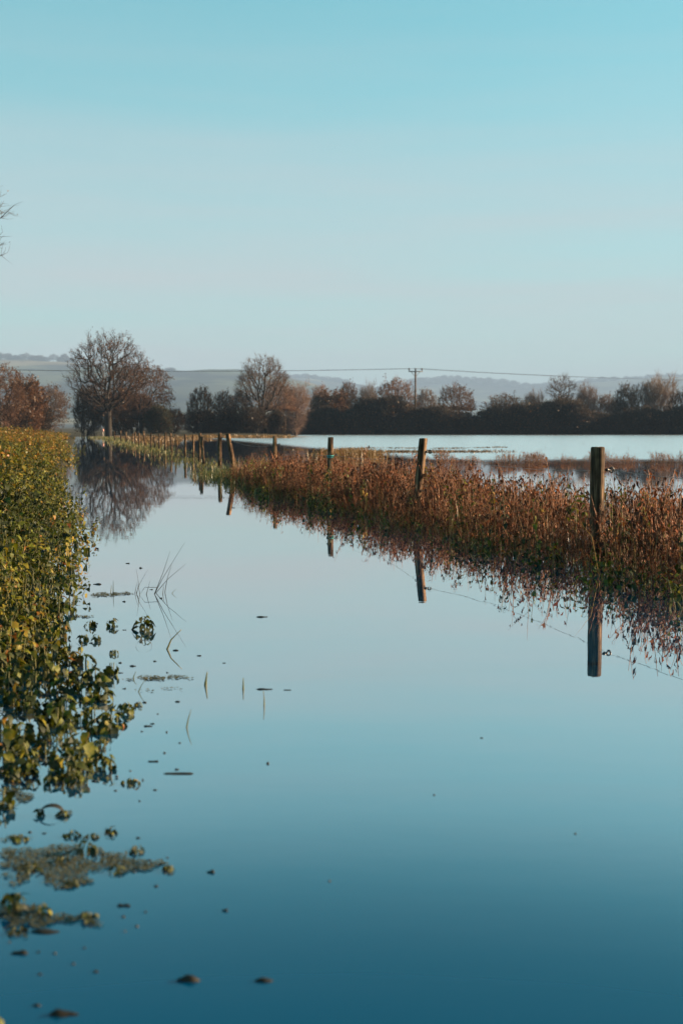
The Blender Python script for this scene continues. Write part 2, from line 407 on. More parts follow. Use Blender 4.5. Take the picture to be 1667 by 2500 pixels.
# ------------------------------------------------------------------ structure: ground, water, hills
def smooth(a, b, x): t = np.clip((x - a) / (b - a), 0, 1); return t * t * (3 - 2 * t)
def ground_z(s, Y):
    bank = -0.25 + 0.30 * smooth(0.25, -0.7, s) + 0.28 * smooth(-1.2, -3.6, s)
    strip = (0.19 * smooth(3.7, 4.9, s) * smooth(8.2, 6.6, s)) * smooth(34, 26, Y)
    verge = 0.20 * smooth(4.1, 4.7, s) * smooth(5.9, 5.2, s) * smooth(60, 90, Y)
    far = 0.65 * np.maximum(smooth(203, 207, Y), smooth(30, 26, s) * smooth(148, 156, Y) * smooth(2, 8, s))
    lane = 0.45 * smooth(172, 190, Y) * smooth(34, 28, s)
    z = np.maximum.reduce([bank, -0.25 + strip, -0.25 + verge, -0.25 + far, -0.25 + lane])
    return z
def grid_mesh(name, X, Y, Z, mat):
    r, c = X.shape
    V = np.stack([X, Y, Z], 2).reshape(-1, 3)
    i = np.arange(r - 1)[:, None] * c + np.arange(c - 1)[None]
    i = i.ravel(); T = np.concatenate([np.stack([i, i + 1, i + c + 1], 1), np.stack([i, i + c + 1, i + c], 1)])
    return mesh_from(name, (V, T, np.zeros(len(T)), np.full(len(T), 0.5)), [mat], True)
sl = np.concatenate([[-7500, -4500, -2500, -1200, -500, -200, -80, -30, -14], np.arange(-9, 12.1, 0.35), [14, 18, 22, 25, 27, 29, 31, 36, 50, 90, 200, 500, 1200, 2500, 4500, 7500]])
yl = np.concatenate([[-250, -100, -40, -15], np.arange(-6, 45, 0.6), np.arange(46, 145, 4), np.arange(146, 215, 1.5), [240, 300, 400, 600, 900, 1400, 2200, 3600, 5500, 8000]])
S, Yg = np.meshgrid(sl, yl)
Zg = ground_z(S, Yg) + 0.03 * np.sin(S * 2.3 + Yg * 1.1) * np.sin(Yg * 0.9 - S)
tag(link('ground', grid_mesh('ground', S - 0.222 * Yg, Yg, Zg, 'ground')), 'wet meadow ground under the flood and beyond the hedge', kind='structure')
wm = Geo().add([(-75, -20, 0), (420, -20, 0), (420, 207, 0), (-75, 207, 0)], [(0, 1, 2), (0, 2, 3)])
tag(link('flood_water', mesh_from('flood_water', wm.arrays(), ['water'])), 'still blue flood water covering the lane and field', kind='structure')

def hill(name, crest, D, front, back, seed, label):
    r = np.random.default_rng(seed)
    xs = np.linspace(-1500, 3200, 240)
    cy = np.interp(xs, [c[0] for c in crest], [c[1] for c in crest])
    ph = r.uniform(0, 6, 4)
    cy = cy + 1.2 * np.sin(xs / 37 + ph[0]) + 0.8 * np.sin(xs / 13 + ph[1])
    X = np.array([gy(x, 980, D).x for x in xs]); ZC = np.array([gy(0, y, D).z for y in cy])
    tr = np.concatenate([np.linspace(0, 1, 26), np.linspace(1.1, 2, 8)])
    P = []; 
    for t in tr:
        Yr = D - front * (1 - t) if t <= 1 else D + back * (t - 1)
        f = t ** 1.45 if t <= 1 else 1 - 0.75 * (t - 1) ** 1.3
        wob = 1 + 0.10 * np.sin(X / 370 + ph[2] + 4 * t) * max(0.0, t * (1 - t) * 3)
        P.append(np.stack([X, np.full_like(X, Yr) + 120 * np.sin(X / 480 + ph[3]) * (1 - min(1, abs(t - 1))) * (t < 1), ZC * f * (wob if t < 0.99 else 1) - 0.5], 1))
    P = np.array(P)
    return tag(link(name, grid_mesh(name, P[..., 0], P[..., 1], P[..., 2], 'hill')), label, kind='structure')
HILL_A = [(-1500, 900), (-500, 838), (0, 824), (165, 831), (300, 842), (390, 850), (540, 848), (640, 860), (700, 876), (770, 896), (900, 930), (1200, 965), (3200, 978)]
HILL_B = [(-1500, 940), (400, 930), (600, 880), (660, 868), (720, 866), (790, 876), (860, 890), (900, 888), (960, 872), (1050, 869), (1130, 875), (1220, 886), (1290, 880), (1400, 872), (1480, 868), (1568, 864), (1900, 866), (2500, 885), (3200, 930)]
hill('hill', HILL_A, 3600, 1900, 1200, 1, 'pale misty pasture hill with flat crest on the left')
hill('hill', HILL_B, 5600, 1700, 1200, 2, 'faint blue wooded ridge far behind the hedge')

hz = bpy.data.materials.new('haze_air'); hz.use_nodes = True
hz.node_tree.nodes.clear()
ho = hz.node_tree.nodes.new('ShaderNodeOutputMaterial'); hv = hz.node_tree.nodes.new('ShaderNodeVolumePrincipled')
hv.inputs['Color'].default_value = (0.29, 0.41, 0.61, 1)
hv.inputs['Density'].default_value = 0.00023
hv.inputs['Anisotropy'].default_value = 0.0
hz.node_tree.links.new(hv.outputs[0], ho.inputs['Volume'])
M['haze'] = hz
b = Geo(); x0, x1, y0, y1, z0, z1 = -8200, 8200, -350, 8400, -3, 275
bv = [(x, y, z) for z in (z0, z1) for y in (y0, y1) for x in (x0, x1)]
b.add(bv, [(0, 2, 3), (0, 3, 1), (4, 5, 7), (4, 7, 6), (0, 1, 5), (0, 5, 4), (2, 6, 7), (2, 7, 3), (0, 4, 6), (0, 6, 2), (1, 3, 7), (1, 7, 5)])
tag(link('haze', mesh_from('haze', b.arrays(), ['haze'])), 'thin pale morning haze filling the air', kind='stuff')

# ------------------------------------------------------------------ trees
def tree_geo(seed, H, rx, base, n=900, bf=0.35, shape='round', stems=1, twigs=6, twig_len=0.9, twig_r=0.014, leaves=0, leaf_side=None, droop=0.0, hollow=0.55, trunk_r=None, leaf_size=0.16):
    """bare winter tree: points filling a crown are joined back to the trunk by short, balanced paths; limbs thicken with what they carry"""
    r = np.random.default_rng(seed)
    c = np.array([0, 0, base + (H - base) * 0.5]); rad = np.array([rx, rx * 0.9, (H - base) * 0.5])
    pts = []
    while len(pts) < n:
        p = r.uniform(-1, 1, 3); d = np.linalg.norm(p)
        if d > 1 or (d < hollow and r.random() > 0.35): continue
        if shape == 'fan':
            w = 0.25 + 0.75 * ((p[2] + 1) / 2) ** 0.7
            p[:2] *= w / max(0.3, math.sqrt(max(1e-3, 1 - p[2] ** 2 * 0.6)))
        if shape == 'dome' and p[2] < -0.2: p[2] = -0.2 - (p[2] + 0.2) * 0.1
        lump = 1 + 0.16 * math.sin(4 * math.atan2(p[1], p[0]) + seed) * math.cos(3 * p[2] + seed) + 0.06 * r.normal()
        pts.append(c + p * rad * lump)
    pts = np.array(pts)
    nodes, par, plen = [], [], []
    tops = []
    for k in range(stems):
        off = r.normal(0, 0.22 * rx if stems > 1 else 0.0, 3); off[2] = -0.2
        lean = r.normal(0, 0.10 if stems > 1 else 0.03, 2); hh = base + (H - base) * (0.12 if stems > 1 else 0.22)
        prev = -1
        for t in np.linspace(0, 1, 6):
            nodes.append(np.array([off[0] + lean[0] * t * hh + 0.05 * r.normal() * t, off[1] + lean[1] * t * hh + 0.05 * r.normal() * t, -0.3 + t * (hh + 0.3)]))
            par.append(prev); plen.append(0.0 if prev < 0 else plen[prev] + np.linalg.norm(nodes[-1] - nodes[prev])); prev = len(nodes) - 1
        tops.append(prev)
    root = np.mean([nodes[t] for t in tops], axis=0)
    order = np.argsort(np.linalg.norm(pts - root, axis=1))
    N = np.zeros((len(nodes) + 2 * n, 3)); PL = np.zeros(len(N)); N[:len(nodes)] = nodes; PL[:len(nodes)] = plen
    ok = np.zeros(len(N), bool)
    for k in range(stems): ok[k * 6 + 3:k * 6 + 6] = True
    m = len(nodes)
    for i in order:
        p = pts[i]; d = np.linalg.norm(N[:m] - p, axis=1)
        cost = d + bf * PL[:m] + np.where(ok[:m], 0, 1e6) + np.maximum(0, N[:m, 2] - p[2]) * 0.5
        j = int(np.argmin(cost)); dd = d[j]
        if dd > 0.9:   # a crooked joint half way along long limbs
            mid = (N[j] + p) / 2 + r.normal(0, 0.05 * dd, 3); mid[2] += 0.04 * dd
            N[m] = mid; PL[m] = PL[j] + dd / 2; par.append(j); ok[m] = True; j = m; m += 1
        N[m] = p; PL[m] = PL[j] + np.linalg.norm(p - N[j]); par.append(j); ok[m] = True; m += 1
    N = N[:m]; par = np.array(par)
    load = np.zeros(m); kids = np.zeros(m, int)
    for i in range(m - 1, -1, -1):
        if kids[i] == 0: load[i] = max(load[i], 1)
        if par[i] >= 0: load[par[i]] += load[i]; kids[par[i]] += 1
    tr = trunk_r or 0.03 * H
    mx = load.max(); rad_n = np.maximum(0.012, tr * (load / mx) ** 0.46)
    idx = np.nonzero(par >= 0)[0]; pi = par[idx]
    big = rad_n[idx] > 0.045
    stem_of = np.zeros(m, int)
    for i in range(m): stem_of[i] = i // 6 if i < stems * 6 else stem_of[par[i]]
    W = []
    for k in range(stems):
        sel = big & (stem_of[idx] == k)
        if not sel.any(): continue
        V, T = tubes(N[pi][sel], N[idx][sel], np.minimum(rad_n[pi][sel], rad_n[idx][sel] * 1.35), rad_n[idx][sel], 6)
        W.append(Geo().add(V, T).arrays())
    C = Geo()
    sm = ~big
    if sm.any():
        V, T = tubes(N[pi][sm], N[idx][sm], np.minimum(rad_n[pi][sm], rad_n[idx][sm] * 1.2), rad_n[idx][sm] * 0.85, 3); C.add(V, T)
    # fine twigs spray outwards from the small nodes
    src = np.nonzero(rad_n < 0.06)[0]; src = np.repeat(src, twigs)
    out = N[src] - root; out /= np.linalg.norm(out, axis=1, keepdims=True) + 1e-6
    dirs = out + r.normal(0, 0.55, out.shape) + np.array([0, 0, 0.25 - droop]); dirs /= np.linalg.norm(dirs, axis=1, keepdims=True)
    L = twig_len * r.uniform(0.4, 1.1, (len(src), 1))
    m1 = N[src] + dirs * L * 0.5 + r.normal(0, 0.05, out.shape); d2 = dirs + r.normal(0, 0.3, out.shape) + np.array([0, 0, -droop * 1.5])
    e1 = m1 + d2 * L * 0.5
    tw = np.full(len(src), twig_r)
    V, T = tubes(N[src], m1, tw, tw * 0.8, 3); C.add(V, T)
    V, T = tubes(m1, e1, tw * 0.8, tw * 0.35, 3); C.add(V, T)
    if leaves:
        k = r.integers(0, len(src), leaves * 3)
        if leaf_side is not None:
            w = (e1[k] @ np.array(leaf_side)) / rx; k = k[r.random(len(k)) < np.clip(w + 0.35, 0.02, 1)]
        k = k[:leaves]; P = e1[k] + r.normal(0, 0.08, (len(k), 3))
        a = r.normal(0, 1, (len(k), 3)); a /= np.linalg.norm(a, axis=1, keepdims=True); b2 = np.cross(a, r.normal(0, 1, (len(k), 3))); b2 /= np.linalg.norm(b2, axis=1, keepdims=True)
        s = leaf_size * r.uniform(0.6, 1.2, (len(k), 1))
        V = np.stack([P - a * s, P + b2 * s * 0.5, P + a * s, P - b2 * s * 0.5], 1).reshape(-1, 3)
        T = (np.array([[0, 1, 2], [0, 2, 3]])[None] + (np.arange(len(k)) * 4)[:, None, None]).reshape(-1, 3)
        C.add(V, T, 1, np.repeat(np.clip(r.normal(0.5, 0.22, len(k)), 0, 1), 2))
    return W, C.arrays()

TREES = {}
def variant(key, **kw):
    w, c = tree_geo(**kw)
    TREES[key] = ([mesh_from(key + '_trunk', q, ['bark'], True) for q in w], mesh_from(key + '_crown', c, ['twig', 'treeleaf']), kw['H'], kw['rx'])
variant('oak', seed=3, H=14, rx=5.4, base=3.6, n=1000, bf=0.42, twigs=7, twig_len=0.75, twig_r=0.012, leaves=4200, leaf_side=(0.9, -0.1, 0.4), trunk_r=0.52, hollow=0.82, leaf_size=0.11)
variant('oak_russet', seed=11, H=10, rx=4.2, base=1.6, n=800, bf=0.3, twigs=6, twig_len=0.8, leaves=3600, leaf_side=(0.6, 0, 0.3), droop=0.45, trunk_r=0.26, leaf_size=0.12)
variant('round', seed=21, H=8, rx=2.9, base=1.0, n=800, bf=0.3, twigs=8, twig_len=0.75, twig_r=0.015, leaves=700, trunk_r=0.20)
variant('dome', seed=31, H=8, rx=4.0, base=0.8, n=800, bf=0.3, shape='dome', twigs=8, twig_len=0.7, twig_r=0.015, leaves=900, trunk_r=0.22)
variant('fan', seed=41, H=8, rx=3.2, base=0.8, n=600, bf=0.6, shape='fan', twigs=9, twig_len=1.3, twig_r=0.013, trunk_r=0.18, hollow=0.2)
variant('bare', seed=53, H=9, rx=2.8, base=4.6, n=260, bf=0.3, twigs=5, twig_len=0.7, twig_r=0.016, trunk_r=0.17, hollow=0.3)
variant('near_bare', seed=57, H=9, rx=2.8, base=4.2, n=1100, bf=0.4, twigs=5, twig_len=0.38, twig_r=0.005, trunk_r=0.17, hollow=0.5, leaves=500, leaf_size=0.035)
variant('ash', seed=61, H=12, rx=4.2, base=3.4, n=750, bf=0.6, twigs=8, twig_len=1.0, twig_r=0.011, droop=0.3, trunk_r=0.28, stems=2, hollow=0.6)
variant('shrub', seed=71, H=5, rx=2.5, base=0.2, n=700, bf=0.5, twigs=9, twig_len=0.8, twig_r=0.016, stems=5, trunk_r=0.12, leaves=500, hollow=0.1)
variant('thicket', seed=81, H=5, rx=2.7, base=-0.6, n=900, bf=0.4, twigs=14, twig_len=0.9, twig_r=0.022, stems=6, trunk_r=0.10, leaves=1200, hollow=0.0, leaf_size=0.15)
variant('russet_shrub', seed=91, H=5, rx=2.6, base=0.0, n=600, bf=0.4, twigs=9, twig_len=0.7, twig_r=0.016, stems=5, trunk_r=0.10, leaves=4200, hollow=0.2, leaf_size=0.17)

def tree(key, x, top, w, Y, label, col=(0.12, 0.08, 0.062), group=None, cat='tree', name='tree', base=None, rot=None, depth=None):
    """x, top and w are notes in pixels of the 1568 wide copy; Y is the distance of the hedge, bank or verge it grows on"""
    tm, cm, H, rx = TREES[key]
    p = gy(x, 980, Y); gnd = base if base is not None else float(ground_z(np.array(p.x + 0.222 * Y), np.array(Y)))
    h = gy(x, top, Y).z - gnd; half = px_size(w / 2, Y)
    e = bpy.data.objects.new(name, None); COL.objects.link(e); e.location = (p.x, Y, gnd)
    sx = half / (rx * 1.06)
    e.scale = (sx, depth or sx, h / (H * 1.02)); e.rotation_euler = (0, 0, rot if rot is not None else 0.0)
    c = link('crown', cm, e)
    v = random.uniform(0.9, 1.12); v *= 1.0 if col in (BR, PK, DK, OR) else TW; c.color = (col[0] * v, col[1] * v * 0.92, col[2] * v * 0.78, 1)
    for q in tm: link('trunk' if len(tm) == 1 else 'stem', q, e)
    tag(e, label, cat, group)
    return e
BR, PK, DK, OR = (0.052, 0.029, 0.020), (0.18, 0.10, 0.072), (0.028, 0.019, 0.013), (0.125, 0.056, 0.027)
TW = 0.62
tree('oak', 250, 765, 182, 158, 'tallest oak, bare dark limbs with russet leaves on its right, at lane end', BR, name='oak_tree')
tree('oak_russet', 325, 828, 148, 166, 'russet drooping tree close behind the right of the tallest oak', (0.17, 0.09, 0.065), name='oak_tree')
tree('russet_shrub', 270, 898, 92, 170, 'dense rust brown undergrowth bush behind the tallest oak trunk', OR, name='bush', cat='bush')
tree('shrub', 205, 888, 72, 171, 'grey brown bush left of the tallest oak trunk', (0.12, 0.085, 0.07), name='bush', cat='bush')
tree('shrub', 318, 905, 80, 172, 'dark brown bush below the russet drooping tree', (0.10, 0.06, 0.045), name='bush', cat='bush')
tree('thicket', 365, 936, 62, 164, 'low dark evergreen bush right of the russet drooping tree', (0.05, 0.055, 0.035), name='bush', cat='bush')
tree('shrub', 402, 940, 46, 166, 'small dark twiggy bush in the gap before the hedge trees', DK, name='bush', cat='bush')
tree('oak_russet', 2, 832, 125, 132, 'russet tree cut by the left edge of the picture, behind the bank', (0.19, 0.10, 0.07), name='oak_tree')
tree('russet_shrub', 62, 872, 88, 140, 'rust orange tree second from the left edge, behind the bank', OR)
tree('round', 116, 884, 88, 150, 'round grey brown tree left of the hazy lane gap', (0.20, 0.135, 0.115))
tree('shrub', 30, 930, 90, 138, 'dark bush under the russet tree at the left edge', DK, name='bush', cat='bush')
tree('shrub', 90, 925, 70, 146, 'dark bush between the rust orange and round grey trees', DK, name='bush', cat='bush')
tree('round', 462, 888, 62, 168, 'narrow dark hedge tree right of the open gap in the middle', DK)
tree('round', 514, 897, 58, 170, 'dark hedge tree second right of the open gap', DK, rot=1.3)
tree('round', 553, 896, 54, 172, 'dark hedge tree touching the tall ash on its left', DK, rot=2.4)
tree('ash', 604, 817, 128, 171, 'tall airy ash tree, highest of the hedge line in the middle', (0.19, 0.125, 0.10), name='ash_tree')
tree('dome', 640, 868, 92, 176, 'pinkish brown tree crowding the right side of the tall ash', PK, rot=0.8)
tree('fan', 678, 884, 82, 180, 'pale pink wispy willow right of the tall ash', (0.30, 0.20, 0.175), name='willow_tree')
tree('shrub', 580, 935, 80, 169, 'low dark bush at the foot of the tall ash', DK, name='bush', cat='bush', rot=1.1)
tree('round', 735, 884, 52, 214, 'small pink brown tree rising above the hedge left of the orange dome', PK, rot=0.5)
tree('russet_shrub', 762, 902, 100, 207, 'orange brown dome shaped tree in the hedge', OR)
tree('round', 799, 876, 56, 212, 'round topped brown tree just right of the orange dome tree', (0.17, 0.10, 0.08), rot=1.9)
tree('fan', 844, 882, 48, 214, 'thin pale grey tree between round brown tree and broad pink dome', (0.22, 0.17, 0.15))
tree('dome', 907, 868, 108, 210, 'broad pink brown domed tree left of the power pole', PK)
tree('round', 978, 893, 56, 213, 'small grey tree just right of the power pole', (0.19, 0.13, 0.11), rot=2.8)
tree('dome', 1047, 882, 104, 208, 'orange brown domed tree, second dome right of the power pole', (0.22, 0.115, 0.07), rot=1.7)
tree('dome', 1160, 904, 116, 211, 'low wide brown tree midway between pole and lone bare tree', (0.20, 0.135, 0.11), rot=2.6)
tree('fan', 1225, 900, 62, 213, 'pale twiggy tree left of the lone bare tree', (0.24, 0.165, 0.14), rot=1.0)
tree('bare', 1288, 858, 76, 212, 'lone bare open crowned tree standing above the right hedge', (0.12, 0.08, 0.065))
tree('dome', 1300, 908, 80, 215, 'low grey brown tree behind the foot of the lone bare tree', (0.20, 0.14, 0.12), rot=0.4)
tree('fan', 1346, 884, 62, 213, 'spiky pale tree right of the lone bare tree', (0.22, 0.145, 0.12), rot=2.0)
tree('round', 1388, 905, 60, 214, 'brown tree between the spiky pale tree and dark tree', (0.19, 0.11, 0.08), rot=0.9)
tree('round', 1436, 880, 60, 209, 'dark crowned tree left of the pale fan willow', (0.10, 0.072, 0.058), rot=2.2)
tree('ash', 1468, 880, 62, 212, 'upright dark tree touching the pale fan willow', (0.14, 0.10, 0.085), rot=1.2)
tree('fan', 1512, 866, 104, 211, 'pale fan shaped willow near the right edge of the picture', (0.30, 0.215, 0.185), name='willow_tree', rot=0.7)
tree('dome', 1572, 893, 96, 206, 'dark tree cut by the right edge of the picture', DK, rot=1.5)
tree('fan', 1418, 918, 60, 213, 'low pale bush below the dark crowned tree', (0.22, 0.155, 0.13), rot=3.0)
hx = 442.0; k = 0
HN = lambda x: 14 * math.sin(x / 61.0) + 8 * math.sin(x / 23.0 + 1)
while hx < 1680:
    front = hx > 655
    Yh = 201.5 + 2.0 * random.random() if front else 168 + 6 * random.random()
    tree('thicket' if (front and k % 3) or (not front and k % 2) else 'shrub', hx, 938 - HN(hx) + random.uniform(-9, 9) if front else random.uniform(940, 958), random.uniform(66, 88) if front else random.uniform(40, 60), Yh,
         'dark leafless hedge bush on the far shore of the flooded field' if front else 'low dark bush under the trees left of the flooded field',
         DK, 'dark hedge bushes along the far shore' if front else 'low bushes under the middle trees', 'bush', 'hedge_bush', rot=random.uniform(0, 6))
    hx += random.uniform(27, 36) if front else random.uniform(22, 32); k += 1
# tree off the left edge whose twig tips reach into the picture
p = gy(-205, 980, 36)
e = tree('near_bare', -266, 262, 554, 36, 'bare tree at the left edge, only twig tips showing against the sky', (0.10, 0.075, 0.06), name='oak_tree', base=0.3)
# trees on the misty hill crests
for i, x in enumerate(list(np.linspace(-60, 168, 17)) + [384, 400, 640, 655]):
    key = ('round', 'dome', 'shrub', 'thicket')[i % 4]; c = float(np.interp(x, [q[0] for q in HILL_A], [q[1] for q in HILL_A]))
    hgt = random.uniform(9, 17) if x < 200 else random.uniform(4, 8)
    Dz = 3600; zc = gy(x, c, Dz).z
    tree(key, x + random.uniform(-5, 5), c - hgt, random.uniform(18, 30), Dz, 'misty tree on the skyline of the left hill' if x < 200 else 'tiny misty bush on the flat hill crest',
         (0.05, 0.042, 0.035), 'misty trees along the left hill crest', 'tree', 'hilltop_tree', base=zc - 9, rot=random.uniform(0, 6))
for i, x in enumerate(np.concatenate([np.linspace(655, 800, 16), np.linspace(880, 1560, 54)])):
    key = ('round', 'thicket', 'dome', 'thicket')[i % 4]; c = float(np.interp(x, [q[0] for q in HILL_B], [q[1] for q in HILL_B]))
    Dz = 5600; zc = gy(x, c, Dz).z
    tree(key, x + random.uniform(-4, 4), c - random.uniform(3, 8), random.uniform(16, 26), Dz, 'faint blue tree on the crest of the far ridge',
         (0.05, 0.05, 0.04), 'faint trees along the far ridge', 'tree', 'ridge_tree', base=zc - 14, rot=random.uniform(0, 6))

# ------------------------------------------------------------------ power pole and cables
PY = 204.0
pb = gy(953, 980, PY); pt = gy(953, 846, PY)
pole = bpy.data.objects.new('power_pole', None); COL.objects.link(pole); pole.location = (pb.x, PY, 0.3)
tag(pole, 'wooden power pole with crossarm and three insulators behind the hedge', 'power pole')
ph = pt.z - 0.3
V, T = path_tube([(0, 0, -0.5), (0, 0, ph * 0.5), (0, 0, ph - 0.35)], [0.19, 0.165, 0.14], 10)
link('shaft', mesh_from('pole_shaft', Geo().add(V, T).arrays(), ['wood'], True), pole)
def box(x0, x1, y0, y1, z0, z1):
    v = [(x, y, z) for z in (z0, z1) for y in (y0, y1) for x in (x0, x1)]
    return v, [(0, 2, 3), (0, 3, 1), (4, 5, 7), (4, 7, 6), (0, 1, 5), (0, 5, 4), (2, 6, 7), (2, 7, 3), (0, 4, 6), (0, 6, 2), (1, 3, 7), (1, 7, 5)]
link('crossarm', mesh_from('crossarm', Geo().add(*box(-1.22, 1.22, -0.27, -0.15, ph - 0.62, ph - 0.45)).arrays(), ['steel']), pole)
for sgn in (-1, 1):
    V, T = path_tube([(sgn * 0.75, -0.21, ph - 0.6), (sgn * 0.1, -0.21, ph - 1.35)], [0.045, 0.045], 6)
    link('brace', mesh_from('brace', Geo().add(V, T).arrays(), ['steel']), pole)
ins = []
for xx in (-1.1, 0.0, 1.1):
    z0i = ph - 0.45
    V, T = path_tube([(xx, -0.21, z0i), (xx, -0.21, z0i + 0.12), (xx, -0.21, z0i + 0.121), (xx, -0.21, z0i + 0.26), (xx, -0.21, z0i + 0.40), (xx, -0.21, z0i + 0.5)], [0.04, 0.04, 0.13, 0.14, 0.12, 0.07], 8)
    link('insulator', mesh_from('pole_insulator', Geo().add(V, T).arrays(), ['black'], True), pole)
    ins.append(Vector((pb.x + xx, PY - 0.21, 0.3 + z0i + 0.42)))
tip = lambda x, y, Y, dx: gy(x, y, Y) + Vector((dx, 0, 0))
for i, a in enumerate(ins):
    G = Geo()
    for (ex, ey, eY, sag) in ((-420, 838, 205, 0.75), (2250, 862, 262, 1.6)):
        q = gy(ex, ey, eY) + Vector((0, (i - 1) * 1.1, 0)); pp = []
        for t in np.linspace(0, 1, 26):
            v = a.lerp(q, t); v.z -= sag * 4 * t * (1 - t); pp.append(v)
        V, T = path_tube(pp, [0.015] * len(pp), 4); G.add(V, T)
    tag(link('power_line', mesh_from('power_line', G.arrays(), ['cable'])), ('left', 'middle', 'right')[i] + ' one of three overhead cables strung across the pole insulators', 'cable', 'overhead cables')

# ------------------------------------------------------------------ fence posts, insulators, wire
def torus(R, r, K1=14, K2=6):
    V = []; T = []
    for i in range(K1):
        a = 2 * math.pi * i / K1
        for j in range(K2):
            b2 = 2 * math.pi * j / K2
            V.append(((R + r * math.cos(b2)) * math.cos(a), r * math.sin(b2), (R + r * math.cos(b2)) * math.sin(a)))
    for i in range(K1):
        for j in range(K2):
            p, q = i * K2 + j, ((i + 1) % K1) * K2 + j; p2, q2 = i * K2 + (j + 1) % K2, ((i + 1) % K1) * K2 + (j + 1) % K2
            T += [(p, q, q2), (p, q2, p2)]
    return np.array(V), np.array(T)
# ring insulator screwed into the right face: shank along +x from the origin, ring at its end
G = Geo(); V, T = path_tube([(-0.02, 0, 0), (0.012, 0, 0), (0.0121, 0, 0), (0.03, 0, 0), (0.0301, 0, 0), (0.046, 0, 0)], [0.006, 0.006, 0.014, 0.014, 0.008, 0.008], 8); G.add(V, T)
SHANK = mesh_from('insulator_shank', G.arrays(), ['black'], True)
V, T = torus(0.019, 0.0085)
RING = mesh_from('insulator_ring', Geo().add(V, T).arrays(), ['black'], True)
def post(bx, by, tx, ty, wpx, style, label, ring=None, seed=0):
    """base and top in photograph pixels; the base is where the post meets its own reflection"""
    r = np.random.default_rng(seed + 100)
    B = on_z(bx, by); Tt = on_y(tx, ty, B.y); w = wpx * B.y / PF
    e = bpy.data.objects.new('fence_post', None); COL.objects.link(e); e.location = (B.x, B.y, 0)
    tag(e, label, 'fence post', 'fence posts along the flooded lane')
    top = np.array([Tt.x - B.x, r.normal(0, 0.03), Tt.z]); bot = -top * (0.5 / top[2])
    n = 11; V = []; T = []
    if style == 'round': k = 16; prof = [(math.cos(2 * math.pi * i / k), math.sin(2 * math.pi * i / k)) for i in range(k)]; rad = w / 2
    else:
        rot = math.radians(33 if style == 'split' else 20) + r.normal(0, 0.12)
        sq = [(-1, -1), (-0.2, -1.02), (0.93, -1), (1, -0.93), (1.02, 0.1), (1, 1), (0.0, 1), (-1, 1)]
        prof = [(x * math.cos(rot) - y * math.sin(rot), x * math.sin(rot) + y * math.cos(rot)) for x, y in sq]
        k = len(prof); rad = w / 2 / max(abs(q[0]) for q in prof)
    ph1, ph2 = r.uniform(0, 6, 2)
    for i in range(n):
        t = i / (n - 1); c = bot + (top - bot) * t
        c = c + np.array([math.sin(t * 4 + ph1), math.cos(t * 3 + ph2), 0]) * w * 0.03
        sc = rad * (1.04 - 0.05 * t + (0.012 if style == 'round' else 0.035) * math.sin(5 * t + ph2))
        for j, (px_, py_) in enumerate(prof):
            dz = (r.normal(0, 0.004) if i == n - 1 else 0)
            q = sc * (1 + (0.015 if style == 'round' else 0.05) * r.normal())
            V.append(c + np.array([px_ * q, py_ * q, dz]))
    # chamfered top
    for j, (px_, py_) in enumerate(prof): V.append(top + np.array([px_ * rad * 0.86, py_ * rad * 0.86, 0.012 + r.normal(0, 0.002)]))
    V.append(top + np.array([0, 0, 0.013]))
    for i in range(n):
        for j in range(k):
            a_, b_ = i * k + j, i * k + (j + 1) % k; T += [(a_, b_, b_ + k), (a_, b_ + k, a_ + k)]
    for j in range(k): T.append((n * k + j, n * k + (j + 1) % k, len(V) - 1))
    link('shaft', mesh_from('post_shaft', Geo().add(V, T).arrays(), ['wood']), e)
    if ring is None: ring = B.y < 75
    ringpos = None
    if ring:
        z = 0.86 + r.normal(0, 0.02) if ring is True else on_y(tx, ring, B.y).z
        f = z / top[2]; rp = np.array([top[0] * f + rad * 0.97, top[1] * f - 0.01, z])
        ro = link('insulator', SHANK, e, rp); link('ring', RING, ro, (0.066, 0, 0)); ro.rotation_euler = (0, 0, r.normal(0.1, 0.12)); ro.scale = (1.15,) * 3 if B.y < 20 else (1.0,) * 3
        ringpos = Vector((B.x, B.y, 0)) + Vector(rp) + Vector((0.066, 0.0, 0))
    return e, ringpos, w
